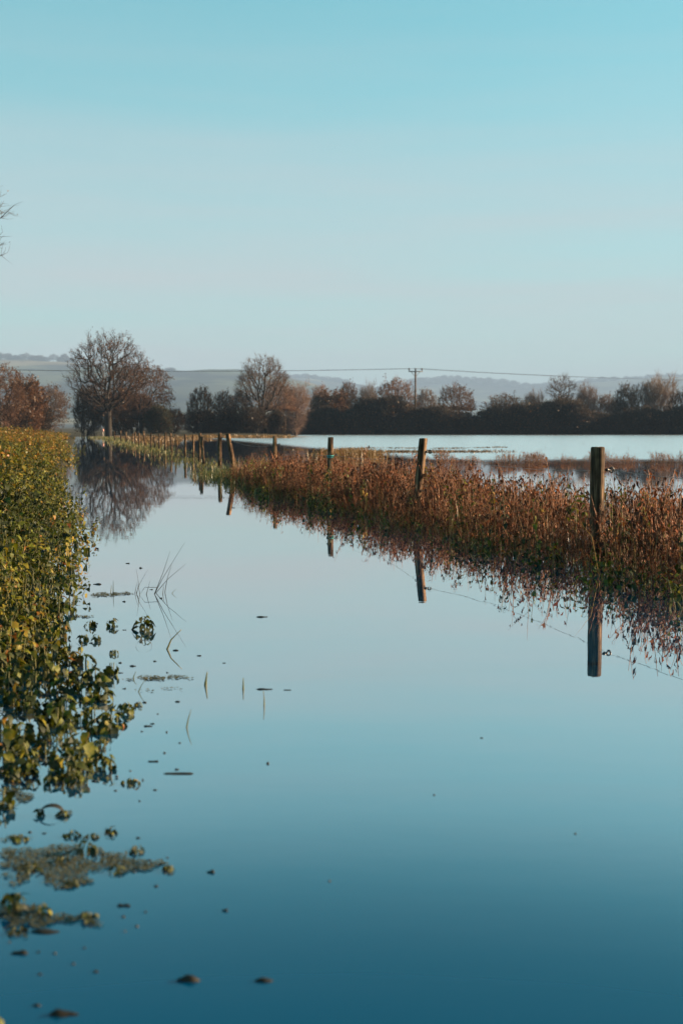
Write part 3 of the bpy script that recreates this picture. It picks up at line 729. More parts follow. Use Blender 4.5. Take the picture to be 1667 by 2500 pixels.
POSTS = [
    (2330, 1580, 2330, 1110, 40, 'split', 'fence post standing just outside the right edge of the picture', 1160),
    (1457, 1372, 1457, 1094, 35, 'round', 'thick round fence post, nearest and rightmost, standing in rusty weeds', 1147),
    (1012, 1271, 1033, 1072, 21, 'split', 'tall split fence post leaning right, second nearest', 1103),
    (806, 1213, 807, 1069, 14, 'split', 'fence post with a knot of teal twine, third nearest', 1111),
    (671, 1178, 671, 1066, 11, 'square', 'slim dark fence post at the left end of the rusty weeds', 1085),
    (574, 1159, 557, 1060, 12, 'square', 'strongly leaning fence post beside the green tussock', 1078),
    (536, 1142, 537, 1058, 10, 'square', 'upright fence post just left of the strongly leaning one', 1068),
    (498, 1136, 491, 1066, 8, 'square', 'leaning prop stake, right one of the crossed pair', None),
    (487, 1128, 488, 1058, 8, 'square', 'upright stake, left one of the crossed pair', None),
    (472, 1119, 472, 1062, 7, 'square', 'thin dark stake between crossed pair and pale post', None),
    (452, 1114, 452, 1061, 8, 'square', 'pale sunlit fence post reflected below, left of thin dark stake', None),
    (432, 1107, 428, 1061, 5, 'square', 'thin stake leaning left, behind the pale sunlit post', None),
    (420, 1105, 417, 1058, 7, 'square', 'dark stake leaning left next to the pale sunlit post', None),
    (404, 1101, 404, 1056, 7, 'square', 'upright pale post between the left leaning dark stake and a small stake', None),
    (389, 1096, 389, 1060, 6, 'square', 'small stake left of the upright pale post', None),
    (379, 1094, 376, 1063, 5, 'square', 'tiny leaning stake in the far fence row', None),
    (369, 1092, 369, 1057, 6, 'square', 'far pale post beside the tiny leaning stake', None),
    (356, 1090, 350, 1053, 6, 'square', 'far post leaning left with bright edge', None),
    (340, 1088, 340, 1058, 6, 'square', 'far white lit post left of the leaning far post', None),
    (331, 1085, 330, 1055, 5, 'square', 'distant stake, one of a close pair at the verge', None),
    (325, 1084, 325, 1058, 4, 'square', 'distant shorter stake, left of a close pair at the verge', None),
    (309, 1080, 308, 1055, 5, 'square', 'distant stake in orange grass before the last posts', None),
    (296, 1078, 295, 1052, 5, 'square', 'distant stake in orange grass, last but one', None),
    (281, 1075, 280, 1054, 4, 'square', 'most distant stake of the fence near the tallest oak', None),
]
rings = []
for i, (bx, by, tx, ty, w, st, lab, rg) in enumerate(POSTS):
    e, rp, ww = post(bx, by, tx, ty, w * (0.8 if by < 1120 else 1.0), st, lab, rg if rg else (i % 2 == 0 and i < 14), i)
    if rp is not None: rings.append(rp)
    if i == 3:   # teal twine round the post under its insulator
        z = on_y(tx, 1113, e.location.y).z; V, T = torus(ww * 0.56, 0.012, 12, 5)
        V2, T2 = torus(ww * 0.55, 0.009, 12, 5)
        R90 = rotx(math.pi / 2)
        G = Geo().add(V @ R90.T, T).add(V2 @ (rotx(math.pi / 2 + 0.2)).T + np.array([0, 0, -0.02]), T2)
        link('twine', mesh_from('twine', G.arrays(), ['twine']), e, (0.002, 0, z))
    if i in (1, 2):
        V, T = path_tube([(ww * 0.3, -0.03, 0), (ww * 0.5 + 0.03, -0.02, 0.0)], [0.012, 0.012], 6); G = Geo().add(V, T)
        V, T = torus(0.014, 0.008, 10, 5); G.add(V + np.array([ww * 0.5 + 0.035, -0.02, 0]), T)
        lo = link('lower_insulator', mesh_from('lower_insulator', G.arrays(), ['black'], True), e, (0.0, 0, 0.43 if i == 2 else 0.40))
rings.sort(key=lambda v: v.y)
pts = []
for a, c in zip(rings[:-1], rings[1:]):
    for t in np.linspace(0, 1, 14, endpoint=False):
        v = a.lerp(c, t); v.z -= 0.09 * 4 * t * (1 - t); v.z += random.gauss(0, 0.003); pts.append(v)
pts.append(rings[-1])
V, T = path_tube(pts, [0.0022] * len(pts), 4)
tag(link('fence_wire', mesh_from('fence_wire', Geo().add(V, T).arrays(), ['wire'])), 'thin sagging electric fence wire threaded through the ring insulators', 'wire')
# small marker by the lane end
mp_ = on_z(252, 1066, 0.1)
e = bpy.data.objects.new('marker_post', None); COL.objects.link(e); e.location = mp_
tag(e, 'small pink and white marker post left of the tallest oak trunk', 'marker')
V, T = path_tube([(0, 0, -0.3), (0, 0, 0.7)], [0.07, 0.06], 8); link('shaft', mesh_from('marker_shaft', Geo().add(V, T).arrays(), ['marker_white']), e)
V, T = path_tube([(0, -0.02, 0.65), (0, -0.02, 0.7), (0, -0.02, 0.95), (0, -0.02, 1.0)], [0.08, 0.15, 0.15, 0.1], 8); link('head', mesh_from('marker_head', Geo().add(V, T).arrays(), ['marker_red']), e)

# ------------------------------------------------------------------ plants: building blocks
def leaf_shape(L, W, fold=0.35, droop=0.5, teeth=True, rows=5, curl=0.0):
    """pointed oval leaf along +y from its stalk, folded on the midrib and bending down; serrated edge"""
    V = [(0, 0, 0)]; T = []; ys = np.linspace(0, 1, rows + 1)
    prevL = prevR = None
    for i, t in enumerate(ys):
        ang = droop * t * 1.3; y = L * (math.sin(ang) / (1.3 * droop) if droop > 1e-3 else t); z = -L * ((1 - math.cos(ang)) / (1.3 * droop) if droop > 1e-3 else 0)
        w = W * 0.5 * (math.sin(math.pi * min(1, t ** 0.62)) ** 0.9 if 0 < t < 1 else 0)
        if teeth and 0 < t < 1: w *= 1.0 + (0.12 if i % 2 else -0.08)
        V.append((0, y, z))
        c = len(V) - 1
        V.append((-w, y - 0.10 * L * (0 < t < 1), z + w * fold + curl * w)); V.append((w, y - 0.10 * L * (0 < t < 1), z + w * fold - curl * w))
        if i:
            pc, pl, pr = c - 3, c - 2, c - 1
            T += [(pc, c, c + 1), (pc, c + 1, pl), (pc, pr, c + 2), (pc, c + 2, c)]
    return np.array(V), np.array(T)
LEAVES = []
for k in range(8):
    L = 0.085 * (0.9 + 0.05 * k)
    V, T = leaf_shape(1.0, 0.52 + 0.04 * (k % 3), 0.15 + 0.12 * (k % 4), 0.35 + 0.16 * (k % 5), True, 6, 0.25 * ((k % 3) - 1))
    LEAVES.append(mesh_from('nettle_leaf', Geo().add(V, T, 0, np.clip(0.12 + 0.11 * k + 0.04 * np.sin(np.arange(len(T))), 0, 1)).arrays(), ['nettle'], True))
def nettle_layout(r, h, size, pairs, spread=1.0):
    """stem points and leaf placements (position, yaw, pitch, length)"""
    lean = r.normal(0, 0.10, 2); pts = [np.array([lean[0] * t * t * h, lean[1] * t * t * h, t * h]) for t in np.linspace(0, 1, 6)]
    out = []; yaw = r.uniform(0, 6.28)
    for i in range(pairs):
        t = max(0.1, 1 - (0.035 * i * (size / 0.08) + 0.008 * i * i) / h)
        c = np.array([lean[0] * t * t * h, lean[1] * t * t * h, t * h]); s = size * (0.45 + 0.75 * min(1, (i + 0.6) / 3.0))
        for sd in (0, math.pi):
            if r.random() < 0.08: continue
            out.append((c, yaw + sd + r.normal(0, 0.25), r.normal(-0.12, 0.45) - 0.12 * i * spread, s * r.uniform(0.8, 1.15)))
        yaw += math.pi / 2 + r.normal(0, 0.2)
    return pts, out
def nettle_arrays(seed, h, size, pairs, mat=0, rows=3, ti0=0.35, tis=0.2):
    """whole plant as one geometry for the uncounted mass"""
    r = np.random.default_rng(seed); pts, lv = nettle_layout(r, h, size, pairs)
    G = Geo(); V, T = path_tube(pts, [0.004 * (1.2 - 0.7 * t) for t in np.linspace(0, 1, len(pts))], 3); G.add(V, T, 1, 0.5)
    for c, yaw, pit, s in lv:
        V, T = leaf_shape(s, s * r.uniform(0.5, 0.66), r.uniform(0.1, 0.5), r.uniform(0.3, 1.1), True, rows, r.normal(0, 0.2))
        V = V + np.array([0, 0.02, 0]); R = rotz(yaw) @ rotx(pit)
        G.add(V @ R.T + c, T, mat, float(np.clip(r.normal(ti0, tis), 0, 1)))
    return G.arrays()

# ------------------------------------------------------------------ left bank: nettles
def make_nettle(x, y, z, h, size, pairs, label, group, seed, name='nettle_plant', droop_all=0.0, cat='plant'):
    r = np.random.default_rng(seed)
    e = bpy.data.objects.new(name, None); COL.objects.link(e); e.location = (x, y, z)
    tag(e, label, cat, group)
    pts, lv = nettle_layout(r, h, size, pairs)
    V, T = path_tube(pts, [0.0045, 0.004, 0.004, 0.0035, 0.003, 0.002], 5)
    link('stem', mesh_from('nettle_stem', Geo().add(V, T).arrays(), ['greenstem'], True), e)
    for c, yaw, pit, s in lv:
        lo = link('leaf', LEAVES[int(r.integers(0, len(LEAVES)))], e, c)
        lo.rotation_euler = (pit - droop_all, r.normal(0, 0.25), yaw); lo.scale = (s * r.uniform(0.85, 1.15), s, s)
    return e
seed = 1000; nn = 0
for Yc in np.arange(6.3, 9.4, 0.12):
    xl = -833.0 / PF * Yc - 0.12; xr = float(edge_x(Yc)) - 0.12 + 0.08 * math.sin(Yc * 5.1)
    width = max(0.05, xr - xl)
    for q in range(max(1, int(round(width / 0.10)))):
        x = xr - random.random() * width; y = Yc + random.uniform(-0.08, 0.08)
        inland = min(1.0, (xr - x) / 0.55)
        h = (0.07 + 0.30 * inland) * random.uniform(0.55, 1.25)
        sub = 0.12
        make_nettle(x, y, -sub, h + sub, random.choice((0.05, 0.055, 0.06, 0.07, 0.085)), random.randint(5, 6), 'yellowing green nettle plant at the water edge of the left bank', 'nettle plants on the near left bank', seed); seed += 1; nn += 1
print('near nettles', nn)
# the rest of the bank, further along the lane
NV = [nettle_arrays(200 + k, 0.75, (0.075, 0.09, 0.11, 0.14)[k % 4], 6 + k % 3, 0, 4, 0.36, 0.25) for k in range(10)]
NF = [nettle_arrays(250 + k, 0.5, 0.062, 9, 0, 5, 0.26, 0.22) for k in range(8)]
GV = [nettle_arrays(300 + k, 0.80, 0.13, 6, 2, 2, 0.5, 0.22) for k in range(6)]
def bank_points(y0, y1, dens, wmax):
    P = []
    n = int((y1 - y0) * dens * wmax)
    Y = rng.uniform(y0, y1, n); t = rng.random(n) ** 1.2 * wmax
    X = edge_x(Y) - 0.10 - 0.012 * Y + (0.16 * np.sin(Y * 2.1) + 0.12 * np.sin(Y * 5.3 + 1)) * (1 + Y / 40) + np.abs(rng.normal(0, 0.09, n)) * (1 + Y / 60) - t
    vis = (X > -(833 / PF) * Y - 1.2) & (noise2(X, Y / (1 + Y / 50), 0.75, 5) + rng.normal(0, 0.25, n) > -0.42)
    return X[vis], Y[vis], t[vis]
parts_ = []
def mound_band(y0, y1, nm, wmax, per, sc, V_, hs, top=0.0):
    # heaps of plants: each mound bulges on its own, leans outwards and leaves dark hollows between
    yc = rng.uniform(y0, y1, nm); tc = rng.random(nm) ** 1.35 * wmax
    grow = 1 + yc / 70
    R = rng.uniform(0.22, 0.55, nm) * grow
    xc = edge_x(yc) - 0.10 - 0.012 * yc - tc + rng.normal(0, 0.14, nm) * grow - 0.35 * R
    Hc = (0.26 + 0.72 * np.minimum(1, tc / (1.2 + 0.03 * yc)) ** 0.8) * rng.uniform(0.6, 1.2, nm) * hs
    keep = xc > -(833 / PF) * yc - 1.3; yc, tc, R, xc, Hc = yc[keep], tc[keep], R[keep], xc[keep], Hc[keep]; m = len(yc)
    ct = rng.normal(0, 0.17, m) + 0.12 * smooth(0.4, 3.0, tc) * (yc > 14) - 0.16 * smooth(26, 18, yc) - 0.02  # tint per mound; nearer mounds darkened in colour to stand in for shade
    i = np.repeat(np.arange(m), per); n = len(i)
    az = rng.uniform(0, 6.28, n); rr = np.sqrt(rng.random(n))
    X = xc[i] + np.cos(az) * rr * R[i]; Y = yc[i] + np.sin(az) * rr * R[i] * 1.15
    h = Hc[i] * np.sqrt(1 - 0.88 * rr ** 2) * rng.uniform(0.8, 1.1, n) + top * (rng.random(n) < 0.05)
    gz_ = np.minimum(ground_z(X + 0.222 * Y, Y), 0.1)
    tilt = 0.75 * rr * rng.uniform(0.4, 1.2, n)
    ln = sc * (0.5 if V_ is NF else 0.78)
    base = np.stack([X - np.cos(az) * np.sin(tilt) * ln, Y - np.sin(az) * np.sin(tilt) * ln, gz_ + h - ln * np.cos(tilt)], 1)
    parts_.append(scatter(V_, base, np.full(n, sc) * rng.uniform(0.85, 1.15, n), rng.uniform(0, 6.28, n), tilt, az + math.pi / 2, ct[i] + rng.normal(0, 0.08, n)))
mound_band(6.4, 10.6, 60, 1.2, 9, 0.9, NF, 0.45)
mound_band(10.0, 16, 100, 2.0, 12, 0.75, NV, 0.85, 0.1)
mound_band(15, 26, 150, 3.4, 13, 1.0, NV, 0.95, 0.15)
mound_band(25, 45, 190, 5.0, 13, 1.2, NV, 1.0, 0.2)
mound_band(18, 45, 60, 4.5, 10, 1.15, GV, 1.0, 0.2)
mound_band(44, 85, 260, 9, 12, 1.4, GV, 1.08, 0.2)
mound_band(80, 185, 380, 16, 12, 2.0, GV, 1.2, 0.2)
# ragged low clumps standing in the water just outside the bank
cy_ = np.concatenate([rng.uniform(8.5, 24, 50), rng.uniform(24, 90, 60)]); pts_ = []; 
for yc in cy_:
    xc = edge_x(yc) + rng.uniform(-0.2, 0.18) * (1 + yc / 40) - 0.012 * yc; m_ = int(rng.integers(3, 10))
    for q in range(m_): pts_.append((xc + rng.normal(0, 0.09) * (1 + yc / 30), yc + rng.normal(0, 0.12) * (1 + yc / 30), rng.uniform(0.05, 0.26) - 0.75 * 0.6))
pts_ = np.array(pts_); n_ = len(pts_)
parts_.append(scatter(NV, pts_, np.full(n_, 0.6) * rng.uniform(0.85, 1.15, n_) * (1 + pts_[:, 1] / 200), rng.uniform(0, 6.28, n_), rng.normal(0, 0.3, n_), rng.uniform(0, 6.28, n_), rng.normal(0, 0.15, n_)))
G = Geo()
for a in parts_: G.add(*a)
tag(link('nettle_bank', mesh_from('nettle_bank', G.arrays(), ['nettle', 'greenstem', 'gold'])), 'dense olive and golden nettle growth covering the left bank', 'plants', kind='stuff')

# ------------------------------------------------------------------ right strip: rusty weeds round the fence
def weed_parts(seed, h):
    r = np.random.default_rng(seed); St = Geo(); Lv = Geo()
    lean = r.normal(0, 0.09, 2); P = [np.array([lean[0] * t * t * h, lean[1] * t * t * h, t * h]) for t in np.linspace(0, 1, 5)]
    V, T = path_tube(P, [0.004, 0.0038, 0.003, 0.0024, 0.0014], 3); St.add(V, T)
    br = []
    for b_ in range(r.integers(1, 4)):
        t = r.uniform(0.45, 0.85); c = np.array([lean[0] * t * t * h, lean[1] * t * t * h, t * h]); a = r.uniform(0, 6.28); l_ = r.uniform(0.08, 0.2)
        d = np.array([math.cos(a) * 0.5, math.sin(a) * 0.5, 0.85]); V, T = path_tube([c, c + d * l_], [0.0022, 0.001], 3); St.add(V, T); br.append((c, d, l_))
    nl = int(r.integers(16, 26))
    for i in range(nl):
        if br and r.random() < 0.4: c0, d, l_ = br[int(r.integers(0, len(br)))]; c = c0 + d * l_ * r.uniform(0.2, 1)
        else: t = r.uniform(0.12, 1.0); c = np.array([lean[0] * t * t * h, lean[1] * t * t * h, t * h])
        L = r.uniform(0.035, 0.075); W = L * r.uniform(0.22, 0.42)
        V, T = leaf_shape(L, W, r.uniform(0.1, 0.8), r.uniform(0.5, 1.8), False, 2, r.normal(0, 0.4))
        R = rotz(r.uniform(0, 6.28)) @ rotx(r.normal(-0.5, 0.5))
        Lv.add(V @ R.T + c, T, 0, float(np.clip(r.normal(0.42, 0.28), 0, 1)))
    return St.arrays(), Lv.arrays()
WV = [weed_parts(400 + k, 0.6 + 0.03 * (k % 5)) for k in range(14)]
WMESH = [(mesh_from('weed_stem', a, ['deadstem']), mesh_from('weed_leaves', b_, ['rust'])) for a, b_ in WV]
WALL = []
for a, b_ in WV:
    g = Geo(); g.add(a[0], a[1], 1, 0.5); g.add(b_[0], b_[1], 0, b_[3]); WALL.append(g.arrays())
def strip_front(Y): return np.interp(Y, [6, 9, 10.1, 12, 14.4, 18.5, 23, 27, 31, 35], [4.1, 3.1, 2.45, 1.9, 1.25, 0.05, -1.3, -2.25, -2.9, -3.3])
def strip_back(Y): return np.interp(Y, [6, 9, 11, 13, 16, 20, 24, 28, 31, 35], [6.8, 6.0, 5.6, 5.0, 3.9, 2.4, 1.1, -0.5, -1.8, -3.0])
N_ = 16000
Y = rng.uniform(7.5, 34, N_); u = rng.random(N_)
xf, xb = strip_front(Y), strip_back(Y)
wob = 0.24 * np.sin(Y * 1.9) + 0.20 * np.sin(Y * 4.7 + 2) + 0.12 * np.sin(Y * 11.3)
X = xf + wob + u * (xb - xf)
area_keep = rng.random(N_) < np.clip((xb - xf) / 3.6, 0, 1)
vis = (X < 833 / PF * Y + 0.8) & area_keep & (noise2(X, Y, 0.8, 11) + rng.normal(0, 0.25, N_) > -0.5 + 0.5 * (u < 0.12))
X, Y, u = X[vis], Y[vis], u[vis]
edge = np.minimum(1, np.minimum((X - strip_front(Y)) / 0.55, (strip_back(Y) - X) / 0.8 + 0.3)).clip(0.25, 1)
patch = (0.80 + 0.30 * noise2(X, Y, 1.7, 12) + 0.26 * noise2(X, Y, 0.5, 13)).clip(0.3, 1.35)
hgt = 0.66 * (0.55 + 0.45 * edge) * patch * rng.uniform(0.55, 1.2, len(X))
hgt = hgt * (1 - 0.22 * np.exp(-((X - 2.9) / 1.2) ** 2 - ((Y - 15) / 1.6) ** 2)) + 0.10 * (rng.random(len(X)) < 0.12)
hgt = np.where(Y > 26, hgt * np.interp(Y, [26, 34], [1, 0.55]), hgt)
order = np.argsort(Y - 0.0 * X)
rank = np.empty(len(Y), int); rank[order] = np.arange(len(Y))
front_row = np.nonzero((u < 0.35) & (Y < 15))[0]
indiv = set(rng.choice(front_row, min(280, len(front_row)), replace=False).tolist())
for i in indiv:
    k = int(rng.integers(0, len(WMESH)))
    e = bpy.data.objects.new('dead_weed', None); COL.objects.link(e); e.location = (X[i], Y[i], -0.08)
    s = (hgt[i] + 0.08) / 0.66; e.scale = (s, s, s); e.rotation_euler = (rng.normal(0, 0.14), rng.normal(0, 0.14), rng.uniform(0, 6.28))
    tag(e, 'rust brown dead weed stalk with withered leaves, front of the fence strip', 'weed', 'rusty weeds at the front of the fence strip')
    link('stem', WMESH[k][0], e); link('leaves', WMESH[k][1], e)
rest = np.array([i for i in range(len(X)) if i not in indiv])
shift = 0.20 * noise2(X, Y, 1.8, 14) + rng.normal(0, 0.10, len(X)) - 0.06 * (hgt < 0.45)
arr = scatter(WALL, np.stack([X, Y, np.full(len(X), -0.08)], 1)[rest], ((hgt + 0.08) / 0.66)[rest], rng.uniform(0, 6.28, len(rest)), np.abs(rng.normal(0, 0.16, len(rest))), rng.uniform(0, 6.28, len(rest)), shift[rest])
tag(link('weed_strip', mesh_from('weed_strip', arr, ['rust', 'deadstem'])), 'thick mass of rust brown dead weeds along the fence', 'weeds', kind='stuff')

def grass_mass(name, label, X, Y, h, w, lean, mat, tint, z=-0.06, parent=None):
    V, T, ti = blades(np.stack([X, Y, np.full(len(X), z)], 1), h, w, lean, np.clip(tint, 0, 1))
    return tag(link(name, mesh_from(name, Geo().add(V, T, 0, ti).arrays(), [mat])), label, 'grass', kind='stuff')
# tangled grass at the foot of the strip
n = 2600; Y = 8 + 26 * rng.random(n) ** 1.2; X = strip_front(Y) + 0.22 * np.sin(Y * 1.9) + rng.normal(0.2, 0.3, n)
vis = X < 833 / PF * Y + 0.6; X, Y = X[vis], Y[vis]; n = len(X)
grass_mass('strip_grass', 'arching olive grass tangled at the water edge of the rusty weeds', X, Y, rng.uniform(0.08, 0.30, n), rng.uniform(0.004, 0.009, n), rng.uniform(0.4, 1.8, n), 'grass', rng.normal(0.45, 0.35, n))
n = 620; Y = 8.5 + 23 * rng.random(n) ** 1.2; X = strip_front(Y) + 0.24 * np.sin(Y * 1.9) + 0.2 * np.sin(Y * 4.7 + 2) + rng.normal(0.12, 0.2, n); k = (noise2(X, Y, 1.3, 43) > -0.25) & (X < 833 / PF * Y + 0.6); X, Y = X[k], Y[k]; n = len(X)
arr = scatter(NF, np.stack([X, Y, rng.uniform(-0.42, -0.2, n)], 1), rng.uniform(0.8, 1.1, n), rng.uniform(0, 6.28, n), np.abs(rng.normal(0.2, 0.25, n)), rng.uniform(0, 6.28, n), rng.normal(-0.05, 0.15, n))
tag(link('waterline_greens', mesh_from('waterline_greens', arr, ['nettle', 'greenstem'])), 'low dark green growth along the waterline of the rusty weeds', 'plants', kind='stuff')
n = 900; Y = 8.5 + 23 * rng.random(n); uu = rng.random(n); X = strip_front(Y) + uu * (strip_back(Y) - strip_front(Y)); k = (noise2(X, Y, 1.6, 41) > 0.3) & (X < 833 / PF * Y + 0.6); X, Y = X[k], Y[k]; n = len(X)
arr = scatter(NF, np.stack([X, Y, rng.uniform(-0.15, 0.16, n)], 1), rng.uniform(0.8, 1.15, n), rng.uniform(0, 6.28, n), np.abs(rng.normal(0, 0.2, n)), rng.uniform(0, 6.28, n), rng.normal(0.08, 0.15, n))
tag(link('nettle_patches', mesh_from('nettle_patches', arr, ['nettle', 'greenstem'])), 'scattered olive green nettle patches within the rusty weeds', 'plants', kind='stuff')
n = 800; Y = 8.5 + 22 * rng.random(n); X = strip_front(Y) + rng.normal(0.25, 0.3, n); k = X < 833 / PF * Y + 0.6; X, Y = X[k], Y[k]; n = len(X)
V, T, ti = blades(np.stack([X, Y, np.full(n, -0.05)], 1), rng.uniform(0.3, 0.6, n), rng.uniform(0.004, 0.007, n), rng.uniform(0.5, 1.5, n), np.clip(rng.normal(0.3, 0.25, n), 0, 1), rng.normal(-1.9, 1.2, n), 0.5)
tag(link('arching_stems', mesh_from('arching_stems', Geo().add(V, T, 0, ti).arrays(), ['rust'])), 'thin dead stems arching from the rusty weeds over the water', 'weeds', kind='stuff')
# pale straw stalks standing among the weeds
n = 1500; Y = 8 + 25 * rng.random(n); X = strip_front(Y) + rng.random(n) * (strip_back(Y) - strip_front(Y)); vis = X < 833 / PF * Y + 0.6; X, Y = X[vis], Y[vis]; n = len(X)
grass_mass('straw_stalks', 'pale thin straw stalks standing among the rusty weeds', X, Y, rng.uniform(0.3, 0.78, n), rng.uniform(0.004, 0.007, n), rng.uniform(0.0, 0.5, n), 'straw', rng.normal(0.8, 0.2, n))
# green tussock at the left end of the strip
n = 5200; Y = rng.normal(30, 2.6, n); X = np.interp(Y, [24, 28, 32, 36, 40], [-1.2, -2.0, -3.0, -3.8, -4.6]) + rng.normal(0, 0.42, n)
grass_mass('grass_tussock', 'bright green and yellow grass tussock beside the leaning fence posts', X, Y, rng.uniform(0.10, 0.34, n), rng.uniform(0.008, 0.018, n), rng.uniform(0.3, 1.5, n), 'grass', rng.normal(0.5, 0.28, n))
# verge under the far fence
n = 6500; Y = 36 + 125 * rng.random(n) ** 1.1; X = fence_x(Y) + rng.normal(-0.25, 0.5, n) * (1 + Y / 90); k = (np.sin(Y * 0.8) + np.sin(Y * 0.31) > -0.9) | (Y > 70); X, Y = X[k], Y[k]; n = len(X)
grass_mass('verge_grass', 'thin green grass verge running under the far fence posts', X, Y, rng.uniform(0.06, 0.19, n) * (1 + Y / 260), 0.010 + Y / 4500, rng.uniform(0.3, 1.2, n), 'grass', rng.normal(0.45, 0.25, n))
n = 9000; Y = rng.uniform(95, 158, n); X = fence_x(Y) + rng.uniform(0.2, 9, n) * np.interp(Y, [95, 158], [0.35, 1.1]); k = noise2(X, Y, 5, 31) > -0.1; X, Y = X[k], Y[k]; n = len(X)
grass_mass('orange_grass', 'orange dry grass behind the most distant fence posts', X, Y, rng.uniform(0.12, 0.45, n), np.full(n, 0.05), rng.uniform(0.1, 0.9, n), 'straw', rng.normal(0.15, 0.3, n))
n = 12000; Y = rng.uniform(139, 160, n); X = rng.uniform(-19, -6.0, n) ; k = rng.random(n) < np.interp(X, [-19, -10, -6], [1, 0.9, 0.15]); X, Y = X[k], Y[k]; n = len(X)
grass_mass('golden_grass', 'golden dry grass island at the foot of the middle trees', X, Y, rng.uniform(0.12, 0.55, n) * (0.75 + 0.5 * noise2(X, Y, 4, 32)), np.full(n, 0.06), rng.uniform(0.1, 0.9, n), 'straw', rng.normal(0.25, 0.3, n))
# golden tuft and weedy bars rising from the field
p0, p1 = gz(742, 1052), gz(862, 1050)
n = 2600; X = rng.normal((p0.x + p1.x) / 2, (p1.x - p0.x) * 0.27, n); Y = rng.normal(p0.y + 1, 1.6, n)
grass_mass('golden_tuft', 'golden grass clump in the water behind the third nearest post', X, Y, rng.uniform(0.25, 0.62, n), np.full(n, 0.026), rng.uniform(0.1, 0.8, n), 'straw', rng.normal(0.5, 0.22, n))
n = 3400; X = rng.uniform(1.0, 9.5, n) ** 1.0; Y = 62 + rng.normal(0, 1.2, n) + 0.15 * X; k = rng.random(n) < np.interp(X, [1, 6, 9.5], [1, 0.9, 0.1]); X, Y = X[k], Y[k]; n = len(X)
grass_mass('field_bar', 'low dark brown weed bar in the flooded field behind the tall split post', X, Y, rng.uniform(0.06, 0.26, n), np.full(n, 0.035), rng.uniform(0.2, 1.0, n), 'straw', rng.normal(0.05, 0.2, n))
n = 2400; X = rng.uniform(3.5, 16, n); Y = 43.5 + 0.10 * (X - 4) + rng.normal(0, 0.55, n)
clump = (np.sin(X * 2.1) + np.sin(X * 5.3 + 1) + rng.normal(0, 0.5, n)); s = np.clip(0.42 + 0.20 * clump, 0.15, 0.95)
arr = scatter(WALL, np.stack([X, Y, np.full(n, -0.05)], 1), s, rng.uniform(0, 6.28, n), np.abs(rng.normal(0, 0.3, n)), rng.uniform(0, 6.28, n), rng.normal(0.08, 0.12, n))
tag(link('weed_bar', mesh_from('weed_bar', arr, ['rust', 'deadstem'])), 'low brown weed bar crossing the water behind the right fence posts', 'weeds', kind='stuff')
n = 2600; X = rng.uniform(-3.5, 11, n); Y = 72 + 0.4 * X + rng.normal(0, 0.8, n) + 1.5 * np.sin(X * 0.7); k = noise2(X, Y, 2.5, 51) > -0.1; X, Y = X[k], Y[k]; n = len(X)
grass_mass('field_streak', 'thin broken brown grass streak far out in the flooded field', X, Y, rng.uniform(0.04, 0.2, n), np.full(n, 0.04), rng.uniform(0.3, 1.2, n), 'straw', rng.normal(0.1, 0.25, n))
n = 900; X = rng.uniform(-4, 30, n); Y = rng.uniform(55, 150, n); k = X > -4 + (Y - 55) * -0.02
nb = rng.normal(0, 1, n)
X, Y = X[k][:260], Y[k][:260]; n = len(X)
arr = scatter(WALL, np.stack([X, Y, np.full(n, -0.1)], 1), rng.uniform(0.25, 0.75, n) * np.interp(Y, [55, 150], [0.8, 0.5]), rng.uniform(0, 6.28, n), np.abs(rng.normal(0, 0.3, n)), rng.uniform(0, 6.28, n), rng.normal(-0.1, 0.12, n))
tag(link('field_stalks', mesh_from('field_stalks', arr, ['rust', 'deadstem'])), 'scattered dead stalks poking out of the open flooded field', 'weeds', kind='stuff')
# greener nettles topping the strip beside the nearest post
for i, (px_, py_, Yp, sz) in enumerate([(1235, 1120, 13.4, 0.07), (1300, 1112, 13.2, 0.075), (1318, 1128, 12.8, 0.085), (1345, 1120, 12.6, 0.08), (1130, 1100, 14.6, 0.07), (1420, 1122, 12.6, 0.08), (1465, 1130, 12.2, 0.085), (1490, 1138, 12.0, 0.08), (1530, 1128, 12.1, 0.085), (1552, 1135, 11.8, 0.09), (985, 1075, 18.5, 0.08), (1000, 1068, 18.9, 0.08)]):
    tp = gy(px_, py_, Yp)
    make_nettle(tp.x, Yp, 0.0, tp.z, sz, 6, 'olive green nettle rising through the rusty weeds around the nearest post' if px_ > 1050 else 'yellow green nettle among rusty weeds beside the tall split post', 'green nettles in the rusty strip', 2000 + i)
